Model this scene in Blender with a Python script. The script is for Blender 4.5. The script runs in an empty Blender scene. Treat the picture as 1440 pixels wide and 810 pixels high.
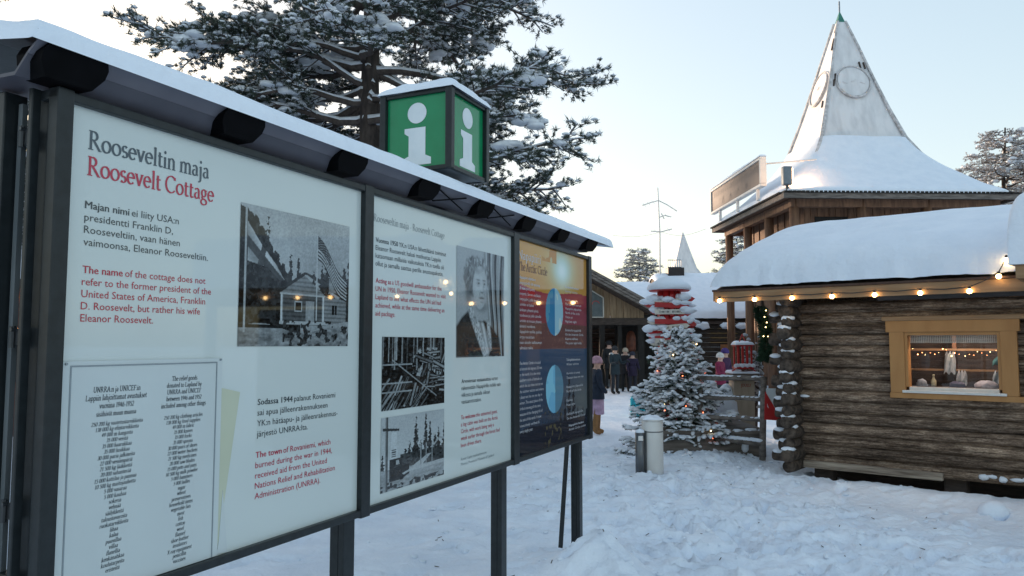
import bpy, bmesh, math, random
import numpy as np
from mathutils import Vector, Matrix

# ------------------------------------------------------------------ camera, sky, sun, exposure
scene = bpy.context.scene
COL = scene.collection
EYE = 1.7
cd = bpy.data.cameras.new('camera')
cd.sensor_width = 36.0
cd.lens = 1075.6 / 1440 * 36.0
cd.clip_start = 0.05
cd.clip_end = 3000
cam = bpy.data.objects.new('camera', cd)
COL.objects.link(cam)
cam.location = (0, 0, EYE)
cam.rotation_euler = (math.pi / 2 + 0.0733, 0, 0)
scene.camera = cam

SUN_AZ, SUN_EL = math.radians(-38), math.radians(4.5)
world = bpy.data.worlds.new('World')
scene.world = world
world.use_nodes = True
wn = world.node_tree
bg = wn.nodes['Background']
sky = wn.nodes.new('ShaderNodeTexSky')
sky.sky_type = 'NISHITA'
sky.sun_disc = False
sky.sun_elevation = SUN_EL
sky.sun_rotation = SUN_AZ
sky.air_density = 1.0
sky.dust_density = 2.0
sky.ozone_density = 1.6
hs = wn.nodes.new('ShaderNodeHueSaturation')
hs.inputs['Saturation'].default_value = 1.15
hz = wn.nodes.new('ShaderNodeGamma')          # thin winter haze evens the sky out
hz.inputs['Gamma'].default_value = 0.45
wn.links.new(sky.outputs[0], hz.inputs['Color'])
wn.links.new(hz.outputs[0], hs.inputs['Color'])
wn.links.new(hs.outputs[0], bg.inputs['Color'])
bg.inputs['Strength'].default_value = 0.15
sl = bpy.data.lights.new('sun', 'SUN')
sl.energy = 1.3
sl.angle = math.radians(2.0)
sl.color = (1.0, 0.72, 0.5)
sun = bpy.data.objects.new('sun', sl)
COL.objects.link(sun)
S = Vector((math.sin(SUN_AZ) * math.cos(SUN_EL), math.cos(SUN_AZ) * math.cos(SUN_EL), math.sin(SUN_EL)))
sun.rotation_euler = S.to_track_quat('Z', 'Y').to_euler()
scene.view_settings.view_transform = 'Standard'
scene.view_settings.look = 'None'
scene.view_settings.gamma = 1
scene.view_settings.exposure = 2.38
scene.cycles.max_bounces = 6
scene.cycles.transparent_max_bounces = 8

# ------------------------------------------------------------------ helpers
PI = math.pi
rng = np.random.default_rng(7)
random.seed(7)


def at(px, py, Y):
    """point of the place seen at photo pixel (px, py) at forward distance Y (used to measure the photo)"""
    c, s = math.cos(0.0733), math.sin(0.0733)
    u, v = (px - 720) / 1075.6, (405 - py) / 1075.6
    k = Y / (c - v * s)
    return Vector((u * k, Y, EYE + (s + v * c) * k))


_hash = {}


def vnoise(x, y, seed=0):
    x = np.asarray(x, float); y = np.asarray(y, float)
    if seed not in _hash:
        _hash[seed] = np.random.default_rng(1000 + seed).random((256, 256))
    T = _hash[seed]
    xi = np.floor(x).astype(int); yi = np.floor(y).astype(int)
    fx = x - xi; fy = y - yi
    fx = fx * fx * (3 - 2 * fx); fy = fy * fy * (3 - 2 * fy)
    a = T[xi % 256, yi % 256]; b = T[(xi + 1) % 256, yi % 256]
    c = T[xi % 256, (yi + 1) % 256]; d = T[(xi + 1) % 256, (yi + 1) % 256]
    return (a * (1 - fx) + b * fx) * (1 - fy) + (c * (1 - fx) + d * fx) * fy


def fbm(x, y, seed=0, oct=4):
    x = np.asarray(x, float); y = np.asarray(y, float)
    r = 0; a = 0.5
    for i in range(oct):
        r = r + a * vnoise(x, y, seed + i); x = x * 2.03 + 17; y = y * 2.03 + 5; a *= 0.5
    return r


# ---- materials
def new_mat(name):
    m = bpy.data.materials.new(name)
    m.use_nodes = True
    return m, m.node_tree, m.node_tree.nodes['Principled BSDF']


def mat(name, c1, c2=None, scale=8, rough=0.7, bump=0.0, stretch=(1, 1, 1), detail=5, metallic=0.0, spec=0.5,
        bscale=None, lo=0.35, hi=0.65, emit=None, estr=0.0):
    m, nt, b = new_mat(name)
    b.inputs['Roughness'].default_value = rough
    b.inputs['Metallic'].default_value = metallic
    b.inputs['Specular IOR Level'].default_value = spec
    c2 = c2 or tuple(x * 0.8 for x in c1)
    tc = nt.nodes.new('ShaderNodeTexCoord')
    mp = nt.nodes.new('ShaderNodeMapping')
    mp.inputs['Scale'].default_value = stretch
    nt.links.new(tc.outputs['Object'], mp.inputs['Vector'])
    n = nt.nodes.new('ShaderNodeTexNoise')
    n.inputs['Scale'].default_value = scale
    n.inputs['Detail'].default_value = detail
    nt.links.new(mp.outputs[0], n.inputs['Vector'])
    r = nt.nodes.new('ShaderNodeValToRGB')
    r.color_ramp.elements[0].position = lo
    r.color_ramp.elements[1].position = hi
    r.color_ramp.elements[0].color = (*c1, 1)
    r.color_ramp.elements[1].color = (*c2, 1)
    nt.links.new(n.outputs['Fac'], r.inputs['Fac'])
    nt.links.new(r.outputs['Color'], b.inputs['Base Color'])
    if bump:
        n2 = n
        if bscale:
            n2 = nt.nodes.new('ShaderNodeTexNoise')
            n2.inputs['Scale'].default_value = bscale
            n2.inputs['Detail'].default_value = 6
            nt.links.new(mp.outputs[0], n2.inputs['Vector'])
        bp = nt.nodes.new('ShaderNodeBump')
        bp.inputs['Strength'].default_value = bump
        bp.inputs['Distance'].default_value = 0.03
        nt.links.new(n2.outputs['Fac'], bp.inputs['Height'])
        nt.links.new(bp.outputs[0], b.inputs['Normal'])
    if emit:
        b.inputs['Emission Color'].default_value = (*emit, 1)
        b.inputs['Emission Strength'].default_value = estr
    return m


def print_mat(name, rough=0.03):
    m, nt, b = new_mat(name)
    a = nt.nodes.new('ShaderNodeVertexColor')
    a.layer_name = 'ink'
    nt.links.new(a.outputs[0], b.inputs['Base Color'])
    b.inputs['Roughness'].default_value = rough
    return m


def glass_mat(name, tint=(0.9, 0.95, 0.95)):
    m, nt, b = new_mat(name)
    out = nt.nodes['Material Output']
    nt.nodes.remove(b)
    tr = nt.nodes.new('ShaderNodeBsdfTransparent'); tr.inputs[0].default_value = (*tint, 1)
    gl = nt.nodes.new('ShaderNodeBsdfGlossy'); gl.inputs['Roughness'].default_value = 0.01
    fr = nt.nodes.new('ShaderNodeFresnel'); fr.inputs['IOR'].default_value = 1.6
    mx = nt.nodes.new('ShaderNodeMixShader')
    nt.links.new(fr.outputs[0], mx.inputs[0]); nt.links.new(tr.outputs[0], mx.inputs[1])
    nt.links.new(gl.outputs[0], mx.inputs[2]); nt.links.new(mx.outputs[0], out.inputs['Surface'])
    return m


def log_mat():
    m, nt, b = new_mat('weathered_log')
    b.inputs['Roughness'].default_value = 0.88
    b.inputs['Specular IOR Level'].default_value = 0.25
    N = nt.nodes.new; L = nt.links.new
    tc = N('ShaderNodeTexCoord')

    def noise(scale, stretch, detail, rough=0.6):
        mp = N('ShaderNodeMapping'); mp.inputs['Scale'].default_value = stretch
        L(tc.outputs['Object'], mp.inputs['Vector'])
        n = N('ShaderNodeTexNoise'); n.inputs['Scale'].default_value = scale; n.inputs['Detail'].default_value = detail
        n.inputs['Roughness'].default_value = rough
        L(mp.outputs[0], n.inputs['Vector'])
        return n.outputs['Fac']

    def ramp(fac, stops):
        r = N('ShaderNodeValToRGB')
        e = r.color_ramp.elements
        while len(e) < len(stops):
            e.new(0.5)
        for q, (p, c) in zip(e, stops):
            q.position = p; q.color = (*c, 1)
        L(fac, r.inputs['Fac'])
        return r.outputs['Color']

    def mix(kind, f, a, c):
        x = N('ShaderNodeMix'); x.data_type = 'RGBA'; x.blend_type = kind
        x.inputs['Factor'].default_value = f
        L(a, x.inputs['A']); L(c, x.inputs['B'])
        return x.outputs['Result']
    grain = noise(6, (1.1, 6, 6), 12, 0.74)
    col = ramp(grain, [(0.30, (0.062, 0.043, 0.034)), (0.48, (0.20, 0.148, 0.115)), (0.68, (0.46, 0.375, 0.305))])
    patch = ramp(noise(1.5, (1, 1, 2.2), 5), [(0.32, (0.50, 0.47, 0.45)), (0.5, (0.9, 0.88, 0.86)), (0.68, (1.45, 1.42, 1.36))])
    col = mix('MULTIPLY', 1.0, col, patch)
    crack = ramp(noise(3.2, (0.55, 16, 16), 4, 0.5), [(0.40, (0.30, 0.28, 0.27)), (0.46, (1, 1, 1))])
    col = mix('MULTIPLY', 0.8, col, crack)
    sp = N('ShaderNodeSeparateXYZ'); L(tc.outputs['Object'], sp.inputs[0])
    ma = N('ShaderNodeMath'); ma.operation = 'MULTIPLY_ADD'
    ma.inputs[1].default_value = 1 / 0.14067; ma.inputs[2].default_value = -0.13 / 0.14067
    L(sp.outputs['Z'], ma.inputs[0])
    fl = N('ShaderNodeMath'); fl.operation = 'FLOOR'; L(ma.outputs[0], fl.inputs[0])
    wnz = N('ShaderNodeTexWhiteNoise'); wnz.noise_dimensions = '1D'; L(fl.outputs[0], wnz.inputs['W'])
    col = mix('MULTIPLY', 0.75, col, ramp(wnz.outputs['Value'], [(0.0, (0.5, 0.48, 0.46)), (1.0, (1.35, 1.3, 1.22))]))
    vm = N('ShaderNodeMapping'); vm.inputs['Scale'].default_value = (1.6, 1, 4.5)
    L(tc.outputs['Object'], vm.inputs['Vector'])
    vo = N('ShaderNodeTexVoronoi'); vo.inputs['Scale'].default_value = 1.3
    L(vm.outputs[0], vo.inputs['Vector'])
    col = mix('MULTIPLY', 0.9, col, ramp(vo.outputs['Distance'], [(0.03, (0.2, 0.16, 0.14)), (0.075, (1, 1, 1))]))
    fine = ramp(noise(26, (1.4, 3, 3), 6, 0.6), [(0.36, (0.62, 0.6, 0.58)), (0.64, (1.3, 1.3, 1.3))])
    col = mix('MULTIPLY', 0.8, col, fine)
    L(col, b.inputs['Base Color'])
    bp = N('ShaderNodeBump'); bp.inputs['Strength'].default_value = 0.9; bp.inputs['Distance'].default_value = 0.02
    L(grain, bp.inputs['Height']); L(bp.outputs[0], b.inputs['Normal'])
    return m


M = {}
M['snow'] = mat('snow', (0.82, 0.87, 0.95), (0.76, 0.82, 0.91), 3, 0.65, 0.55, bscale=14, spec=0.2)
M['snow_ground'] = mat('snow_ground', (0.84, 0.89, 0.96), (0.73, 0.79, 0.88), 2.2, 0.7, 0.75, bscale=16, spec=0.2, detail=8)
M['snow_tree'] = mat('snow_tree', (0.84, 0.87, 0.92), (0.72, 0.76, 0.82), 12, 0.7, 0.3, spec=0.2)
M['frame'] = mat('board_frame_black', (0.014, 0.018, 0.02), (0.02, 0.025, 0.028), 30, 0.36, 0.03, spec=0.3)
M['frame_grey'] = mat('galvanised_grey', (0.12, 0.14, 0.15), (0.2, 0.22, 0.23), 14, 0.45, metallic=0.3, stretch=(1, 1, 0.2))
M['bracket'] = mat('bracket_black', (0.0025, 0.0025, 0.003), (0.004, 0.004, 0.005), 12, 0.6, spec=0.06)
M['soffit'] = mat('soffit_grey', (0.085, 0.082, 0.10), (0.07, 0.068, 0.085), 9, 0.5)
M['soffit_light'] = mat('soffit_pale', (0.15, 0.145, 0.17), (0.13, 0.125, 0.15), 9, 0.5)
M['panel'] = mat('panel_white', (0.56, 0.615, 0.605), (0.59, 0.645, 0.63), 1.3, 0.02, detail=2)
M['paper'] = mat('paper', (0.545, 0.60, 0.60), (0.52, 0.57, 0.575), 3, 0.08)
M['paper_yellow'] = mat('paper_yellow', (0.53, 0.56, 0.43), (0.50, 0.53, 0.40), 4, 0.12)
M['ink'] = mat('ink_dark', (0.045, 0.058, 0.066), (0.06, 0.072, 0.08), 30, 0.06)
M['ink_title'] = mat('ink_slate', (0.06, 0.085, 0.105), (0.07, 0.095, 0.115), 30, 0.06)
M['ink_red'] = mat('ink_red', (0.42, 0.025, 0.06), (0.46, 0.03, 0.07), 30, 0.06)
M['ink_grey'] = mat('ink_grey', (0.22, 0.26, 0.28), (0.25, 0.29, 0.31), 30, 0.06)
M['ink_white'] = mat('ink_white', (0.55, 0.55, 0.58), (0.6, 0.6, 0.62), 30, 0.06)
M['ink_brown'] = mat('ink_brown', (0.12, 0.05, 0.03), (0.14, 0.06, 0.04), 30, 0.06)
M['print'] = print_mat('printed_picture')
M['green'] = mat('sign_green', (0.004, 0.20, 0.075), (0.006, 0.23, 0.09), 6, 0.18)
M['sign_white'] = mat('sign_white', (0.62, 0.68, 0.72), (0.7, 0.75, 0.78), 9, 0.3)
M['bark'] = mat('pine_bark', (0.03, 0.024, 0.022), (0.075, 0.058, 0.05), 14, 0.9, 0.8, stretch=(1, 1, 0.35))
M['twig'] = mat('twig_brown', (0.06, 0.045, 0.04), (0.1, 0.08, 0.07), 20, 0.9)
M['needle'] = mat('pine_needles', (0.030, 0.048, 0.036), (0.065, 0.08, 0.055), 2.5, 0.7)
M['needle_spruce'] = mat('spruce_needles', (0.02, 0.04, 0.025), (0.05, 0.075, 0.045), 6, 0.7)
M['log'] = log_mat()
M['log_pale'] = mat('bleached_board', (0.14, 0.105, 0.08), (0.42, 0.35, 0.28), 7, 0.85, 0.6, stretch=(0.3, 4, 4), detail=8)
M['log_end'] = mat('log_end_grain', (0.022, 0.016, 0.013), (0.105, 0.078, 0.06), 16, 0.9, 0.5)
M['fascia'] = mat('fascia_tan', (0.25, 0.145, 0.07), (0.34, 0.205, 0.105), 6, 0.6, 0.2, stretch=(0.3, 3, 3))
M['fascia_dark'] = mat('roof_edge_brown', (0.06, 0.03, 0.022), (0.09, 0.05, 0.035), 20, 0.8)
M['trim'] = mat('window_trim_ochre', (0.37, 0.175, 0.055), (0.42, 0.21, 0.07), 5, 0.55, 0.15, stretch=(2, 2, 0.4))
M['sill_white'] = mat('sill_white', (0.7, 0.69, 0.66), (0.62, 0.6, 0.57), 9, 0.5)
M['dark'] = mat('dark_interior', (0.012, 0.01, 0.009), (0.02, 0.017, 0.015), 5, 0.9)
M['dark_wood'] = mat('dark_wood', (0.035, 0.025, 0.02), (0.07, 0.05, 0.04), 5, 0.8, 0.3, stretch=(1, 1, 5))
M['wood_red'] = mat('red_brown_wood', (0.12, 0.06, 0.035), (0.22, 0.115, 0.065), 4, 0.75, 0.3, stretch=(3, 3, 0.4))
M['wood_board'] = mat('pine_boards', (0.20, 0.135, 0.075), (0.32, 0.225, 0.135), 3, 0.75, 0.3, stretch=(6, 6, 0.5))
M['wood_grey'] = mat('grey_wood', (0.10, 0.085, 0.075), (0.22, 0.19, 0.17), 6, 0.85, 0.4, stretch=(0.5, 3, 3))
M['spire'] = mat('frosted_spire', (0.76, 0.75, 0.76), (0.58, 0.575, 0.59), 2.2, 0.6, 0.4, stretch=(1.6, 1.6, 0.25), detail=7, lo=0.42, hi=0.75)
M['spire_trim'] = mat('spire_trim', (0.66, 0.65, 0.66), (0.38, 0.37, 0.37), 7, 0.7, 0.3)
M['tip_green'] = mat('copper_green', (0.02, 0.16, 0.12), (0.04, 0.2, 0.15), 6, 0.5)
M['grey_metal'] = mat('grey_metal', (0.13, 0.16, 0.19), (0.17, 0.2, 0.23), 8, 0.4, metallic=0.3)
M['dark_metal'] = mat('dark_metal', (0.05, 0.055, 0.06), (0.08, 0.085, 0.09), 8, 0.4, metallic=0.5)
M['steel'] = mat('steel_grey', (0.10, 0.108, 0.115), (0.16, 0.168, 0.175), 8, 0.35, metallic=0.6, stretch=(1, 1, 0.1))
M['bin'] = mat('bin_pale', (0.60, 0.59, 0.565), (0.68, 0.67, 0.65), 3, 0.5, 0.1)
M['sign_panel'] = mat('roof_sign_taupe', (0.115, 0.085, 0.085), (0.145, 0.11, 0.108), 1.2, 0.6)
M['sign_frame'] = mat('roof_sign_frame', (0.75, 0.73, 0.7), (0.68, 0.66, 0.64), 4, 0.6)
M['sign_letter'] = mat('frosted_letter', (0.19, 0.165, 0.16), (0.155, 0.13, 0.13), 9, 0.7)
M['red'] = mat('red_paint', (0.50, 0.025, 0.025), (0.38, 0.02, 0.022), 8, 0.5)
M['arrow_white'] = mat('arrow_board_white', (0.72, 0.68, 0.6), (0.62, 0.57, 0.5), 8, 0.6)
M['chimney'] = mat('chimney_black', (0.012, 0.013, 0.017), (0.02, 0.021, 0.025), 6, 0.5)
M['teal'] = mat('turquoise_plastic', (0.02, 0.42, 0.52), (0.03, 0.48, 0.58), 6, 0.35)
M['garland'] = mat('garland_green', (0.015, 0.05, 0.025), (0.03, 0.08, 0.04), 20, 0.8)
M['slate_board'] = mat('slate_sign', (0.06, 0.08, 0.085), (0.09, 0.11, 0.115), 6, 0.5)
M['pale_edge'] = mat('pale_edge', (0.5, 0.48, 0.42), (0.42, 0.4, 0.35), 6, 0.6)
M['skin'] = mat('skin', (0.55, 0.35, 0.27), (0.5, 0.31, 0.24), 20, 0.6)
M['cable'] = mat('cable_black', (0.02, 0.02, 0.02), (0.03, 0.03, 0.03), 20, 0.6)
M['glass'] = glass_mat('window_glass')
M['bulb'] = mat('lit_bulb', (1, 0.8, 0.5), (1, 0.8, 0.5), 5, 0.3, emit=(1.0, 0.62, 0.25), estr=5)
M['fairy'] = mat('fairy_light', (1, 0.7, 0.4), (1, 0.7, 0.4), 5, 0.3, emit=(1.0, 0.34, 0.12), estr=3.5)
M['fairy_warm'] = mat('fairy_light_warm', (1, 0.8, 0.5), (1, 0.8, 0.5), 5, 0.3, emit=(1.0, 0.7, 0.3), estr=3)


def cloth(name, c):
    return mat(name, c, tuple(x * 0.7 for x in c), 14, 0.9, 0.3)


# ---- mesh building
class MB:
    def __init__(self):
        self.v = []; self.f = []; self.mi = []

    def add(self, v, f, m=0):
        o = len(self.v)
        self.v.extend([tuple(p) for p in v])
        self.f.extend([tuple(i + o for i in q) for q in f])
        self.mi.extend([m] * len(f))
        return self

    def box(self, lo, hi, m=0, R=None, bev=0.0):
        x0, y0, z0 = lo; x1, y1, z1 = hi
        if bev > 0:
            bm = bmesh.new()
            bmesh.ops.create_cube(bm, size=1)
            for v in bm.verts:
                v.co = Vector(((x0 + x1) / 2 + v.co.x * (x1 - x0), (y0 + y1) / 2 + v.co.y * (y1 - y0), (z0 + z1) / 2 + v.co.z * (z1 - z0)))
            bmesh.ops.bevel(bm, geom=bm.edges[:], offset=bev, segments=2, affect='EDGES', profile=0.6)
            bm.verts.ensure_lookup_table()
            vs = [v.co.copy() for v in bm.verts]; fs = [[v.index for v in f.verts] for f in bm.faces]
            bm.free()
        else:
            vs = [Vector(p) for p in ((x0, y0, z0), (x1, y0, z0), (x1, y1, z0), (x0, y1, z0), (x0, y0, z1), (x1, y0, z1), (x1, y1, z1), (x0, y1, z1))]
            fs = [(0, 3, 2, 1), (4, 5, 6, 7), (0, 1, 5, 4), (1, 2, 6, 5), (2, 3, 7, 6), (3, 0, 4, 7)]
        if R is not None:
            vs = [R @ p for p in vs]
        return self.add(vs, fs, m)

    def bar(self, a, b, w, h=None, m=0):
        """square bar from a to b"""
        a = Vector(a); b = Vector(b); h = h or w
        d = (b - a).normalized()
        up = Vector((0, 0, 1)) if abs(d.z) < 0.9 else Vector((0, 1, 0))
        s = d.cross(up).normalized(); u = s.cross(d)
        vs = [p + s * (w / 2 * i) + u * (h / 2 * j) for p in (a, b) for i, j in ((-1, -1), (1, -1), (1, 1), (-1, 1))]
        return self.add(vs, [(3, 2, 1, 0), (4, 5, 6, 7), (0, 1, 5, 4), (1, 2, 6, 5), (2, 3, 7, 6), (3, 0, 4, 7)], m)

    def tube(self, pts, rs, n=8, m=0, cap=True, jit=0, squash=1.0):
        pts = [Vector(p) for p in pts]
        if not hasattr(rs, '__len__'):
            rs = [rs] * len(pts)
        o = len(self.v); fs = []
        ref = None
        for i, p in enumerate(pts):
            d = (pts[min(i + 1, len(pts) - 1)] - pts[max(i - 1, 0)]).normalized()
            if ref is None:
                ref = Vector((0, 0, 1)) if abs(d.z) < 0.9 else Vector((1, 0, 0))
            s = d.cross(ref).normalized(); u = s.cross(d).normalized()
            ref = u
            for k in range(n):
                a = 2 * PI * k / n
                r = rs[i] * (1 + (random.uniform(-jit, jit) if jit else 0))
                self.v.append(tuple(p + s * (math.cos(a) * r) + u * (math.sin(a) * r * squash)))
        for i in range(len(pts) - 1):
            for k in range(n):
                fs.append((o + i * n + k, o + i * n + (k + 1) % n, o + (i + 1) * n + (k + 1) % n, o + (i + 1) * n + k))
        if cap:
            fs.append(tuple(o + k for k in reversed(range(n))))
            fs.append(tuple(o + (len(pts) - 1) * n + k for k in range(n)))
        self.f.extend(fs); self.mi.extend([m] * len(fs))
        return self

    def lathe(self, c, prof, n=20, m=0, sx=1, sy=1):
        """profile of (radius, z) about vertical axis through c"""
        o = len(self.v); fs = []
        for r, z in prof:
            for k in range(n):
                a = 2 * PI * k / n
                self.v.append((c[0] + math.cos(a) * r * sx, c[1] + math.sin(a) * r * sy, c[2] + z))
        for i in range(len(prof) - 1):
            for k in range(n):
                fs.append((o + i * n + k, o + i * n + (k + 1) % n, o + (i + 1) * n + (k + 1) % n, o + (i + 1) * n + k))
        fs.append(tuple(o + k for k in reversed(range(n))))
        fs.append(tuple(o + (len(prof) - 1) * n + k for k in range(n)))
        self.f.extend(fs); self.mi.extend([m] * len(fs))
        return self

    def prism(self, poly, lo, hi, axis='y', m=0):
        """extrude a 2-D outline along an axis; for 'y' outline is (x, z), 'x' -> (y, z), 'z' -> (x, y)"""
        def P(a, b, t):
            return (a, t, b) if axis == 'y' else (t, a, b) if axis == 'x' else (a, b, t)
        n = len(poly)
        vs = [P(a, b, lo) for a, b in poly] + [P(a, b, hi) for a, b in poly]
        fs = [tuple(range(n)), tuple(reversed(range(n, 2 * n)))] + [(i, i + n, (i + 1) % n + n, (i + 1) % n) for i in range(n)]
        bm = bmesh.new()
        bv = [bm.verts.new(p) for p in vs]
        for q in fs:
            bm.faces.new([bv[i] for i in q])
        bmesh.ops.recalc_face_normals(bm, faces=bm.faces[:])
        bm.verts.index_update()
        fs = [[v.index for v in f.verts] for f in bm.faces]
        bm.free()
        return self.add(vs, fs, m)

    def blob(self, c, r, sx=1, sy=1, sz=1, sub=2, jit=0.1, m=0, flat=None):
        V, F = ICO[sub]
        P = V * (1 + rng.uniform(-jit, jit, (len(V), 1)))
        P = P * np.array([sx, sy, sz]) * r
        if flat is not None:
            P[:, 2] = np.maximum(P[:, 2], flat * r)
        P = P + np.array(c)
        return self.add(P.tolist(), F.tolist(), m)

    def build(self, name, mats, parent=None, smooth=False, loc=None):
        if not isinstance(mats, (list, tuple)):
            mats = [mats]
        me = bpy.data.meshes.new(name)
        V = self.v
        if loc is not None:
            V = [(x - loc[0], y - loc[1], z - loc[2]) for x, y, z in V]
        me.from_pydata(V, [], self.f)
        for mm in mats:
            me.materials.append(mm)
        if len(mats) > 1:
            me.polygons.foreach_set('material_index', self.mi)
        if smooth:
            me.polygons.foreach_set('use_smooth', [True] * len(self.f))
        me.update()
        ob = bpy.data.objects.new(name, me)
        COL.objects.link(ob)
        if parent is not None:
            ob.parent = parent
        if loc is not None:
            ob.location = loc
        return ob


ICO = {}
for sub in (1, 2, 3):
    bm = bmesh.new()
    bmesh.ops.create_icosphere(bm, subdivisions=sub, radius=1)
    bm.verts.ensure_lookup_table()
    ICO[sub] = (np.array([v.co[:] for v in bm.verts]), np.array([[v.index for v in f.verts] for f in bm.faces]))
    bm.free()


def arr_mesh(name, V, F, mats, parent=None, smooth=False, mi=None):
    """fast mesh from arrays, faces all of one size"""
    V = np.asarray(V, np.float32); F = np.asarray(F, np.int32)
    me = bpy.data.meshes.new(name)
    me.vertices.add(len(V)); me.vertices.foreach_set('co', V.ravel())
    k = F.shape[1]
    me.loops.add(F.size); me.loops.foreach_set('vertex_index', F.ravel())
    me.polygons.add(len(F))
    me.polygons.foreach_set('loop_start', np.arange(0, F.size, k, dtype=np.int32))
    me.polygons.foreach_set('loop_total', np.full(len(F), k, dtype=np.int32))
    for mm in (mats if isinstance(mats, (list, tuple)) else [mats]):
        me.materials.append(mm)
    if mi is not None:
        me.polygons.foreach_set('material_index', np.asarray(mi, np.int32))
    if smooth:
        me.polygons.foreach_set('use_smooth', np.ones(len(F), bool))
    me.update(calc_edges=True)
    me.validate()
    ob = bpy.data.objects.new(name, me)
    COL.objects.link(ob)
    if parent is not None:
        ob.parent = parent
    return ob


def grid_faces(nu, nv):
    i = np.arange(nu * nv).reshape(nu, nv)
    return np.stack([i[:-1, :-1], i[1:, :-1], i[1:, 1:], i[:-1, 1:]], -1).reshape(-1, 4)


def tag(o, label, cat, group=None, kind=None):
    if label: o['label'] = label
    if cat: o['category'] = cat
    if group: o['group'] = group
    if kind: o['kind'] = kind
    return o


def thing(name, label, cat, loc=(0, 0, 0), rotz=0.0, group=None):
    o = bpy.data.objects.new(name, None)
    o.empty_display_size = 0.1
    COL.objects.link(o)
    o.location = loc
    o.rotation_euler = (0, 0, rotz)
    return tag(o, label, cat, group)


def copy_tree(o, parent=None):
    c = o.copy()
    COL.objects.link(c)
    c.parent = parent
    for ch in [x for x in ALL() if x.parent == o]:
        copy_tree(ch, c)
    return c


def ALL():
    return list(COL.objects)


def snow_sheet(p00, p10, p11, p01, T, rad, nu, nv, edges=(1, 1, 1, 1), seed=0, amp=0.03, power=3.0, freq=1.2):
    """snow lying on a sloped quad: (V, F); edges = which of u0, u1, v0, v1 are free rounded edges"""
    p00, p10, p11, p01 = [np.array(p, float) for p in (p00, p10, p11, p01)]

    def spaced(n, e0, e1):
        t = np.linspace(0, 1, n)
        if e0 and e1: return 0.5 - 0.5 * np.cos(t * PI)
        if e0: return 1 - np.cos(t * PI / 2)
        if e1: return np.sin(t * PI / 2)
        return t
    u = spaced(nu, edges[0], edges[1]); v = spaced(nv, edges[2], edges[3])
    U, W = np.meshgrid(u, v, indexing='ij')
    lu = np.linalg.norm(p10 - p00); lv = np.linalg.norm(p01 - p00)
    P = (p00 * ((1 - U) * (1 - W))[..., None] + p10 * (U * (1 - W))[..., None] + p11 * (U * W)[..., None] + p01 * ((1 - U) * W)[..., None])
    h = np.ones_like(U)
    for e, dist in zip(edges, (U * lu, (1 - U) * lu, W * lv, (1 - W) * lv)):
        if e:
            t = np.clip(dist / rad, 0, 1)
            h = h * (1 - (1 - t) ** power) ** (1 / power)
    nz = (fbm(P[..., 0] * freq + seed * 3.1, P[..., 1] * freq + P[..., 2], seed, 4) - 0.47)
    P[..., 2] += h * (T + nz * amp * 4)
    P[..., 0] += (1 - h) * nz * amp
    return P.reshape(-1, 3), grid_faces(nu, nv)


# ------------------------------------------------------------------ ground
def ground_z(x, y):
    x = np.asarray(x, float); y = np.asarray(y, float)
    z = (fbm(x * 0.25, y * 0.25, 11, 3) - 0.45) * 0.14
    near = np.clip(1 - np.hypot(x - 2, y - 8) / 60, 0, 1)
    # trampled belt between the board and the cabin
    t = np.exp(-((x - 1.9 - 0.06 * (y - 7)) / 1.9) ** 2) * np.clip((13.5 - y) / 4, 0, 1)
    lump = fbm(x * 3.1, y * 3.1, 21, 4) - 0.47
    z = z + lump * (0.05 + 0.12 * t) * near
    small = np.abs(fbm(x * 7, y * 7, 31, 3) - 0.45)
    z = z + small * (0.025 + 0.085 * t) * near
    z = z + (np.clip(fbm(x * 5.3, y * 5.3, 36, 3) - 0.47, 0, 1) ** 0.8) * 0.17 * t * near
    # boot prints along the walked strips
    z = z + PRINTS(x, y)
    # heaped snow round the last post of the board
    d = np.hypot(x - 0.62, (y - 5.75))
    z = z + 0.25 * np.exp(-(d / 0.33) ** 2) + 0.05 * np.exp(-(d / 0.8) ** 2)
    # bank along the cabin's front, hollow beneath its bottom log
    ex, ey = 0.766, -0.643
    sx = (x - 3.75) * ex + (y - 10.1) * ey
    sy = (x - 3.75) * 0.643 + (y - 10.1) * 0.766
    inside = 1 / (1 + np.exp(-(sy + 0.18) / 0.06)) * (1 / (1 + np.exp(-(sx - 0.1) / 0.1)))
    z = z + 0.11 * np.exp(-((sy + 0.55) / 0.40) ** 2) * (1 / (1 + np.exp(-(sx + 0.3) / 0.25)))
    z = z - inside * (0.12 + 0.1 * np.clip(sx / 2.5, 0, 1))
    # drift at the foot of the spruce and the railing
    z = z + 0.12 * np.exp(-(((x - 2.75) / 0.9) ** 2 + ((y - 11.4) / 0.7) ** 2))
    z = z + 0.16 * np.exp(-(((x - 6.0) / 0.22) ** 2 + ((y - 7.55) / 0.22) ** 2)) * 0
    return z


_pr = []
_r = random.Random(3)
for i in range(420):
    yy = _r.uniform(4.6, 14)
    xx = 1.9 + 0.06 * (yy - 7) + _r.gauss(0, 1.25)
    _pr.append((xx, yy, _r.uniform(0, PI), _r.uniform(0.02, 0.055)))
for i in range(260):
    yy = _r.uniform(3, 10)
    _pr.append((_r.uniform(-3, 7), yy, _r.uniform(0, PI), _r.uniform(0.01, 0.025)))


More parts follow.
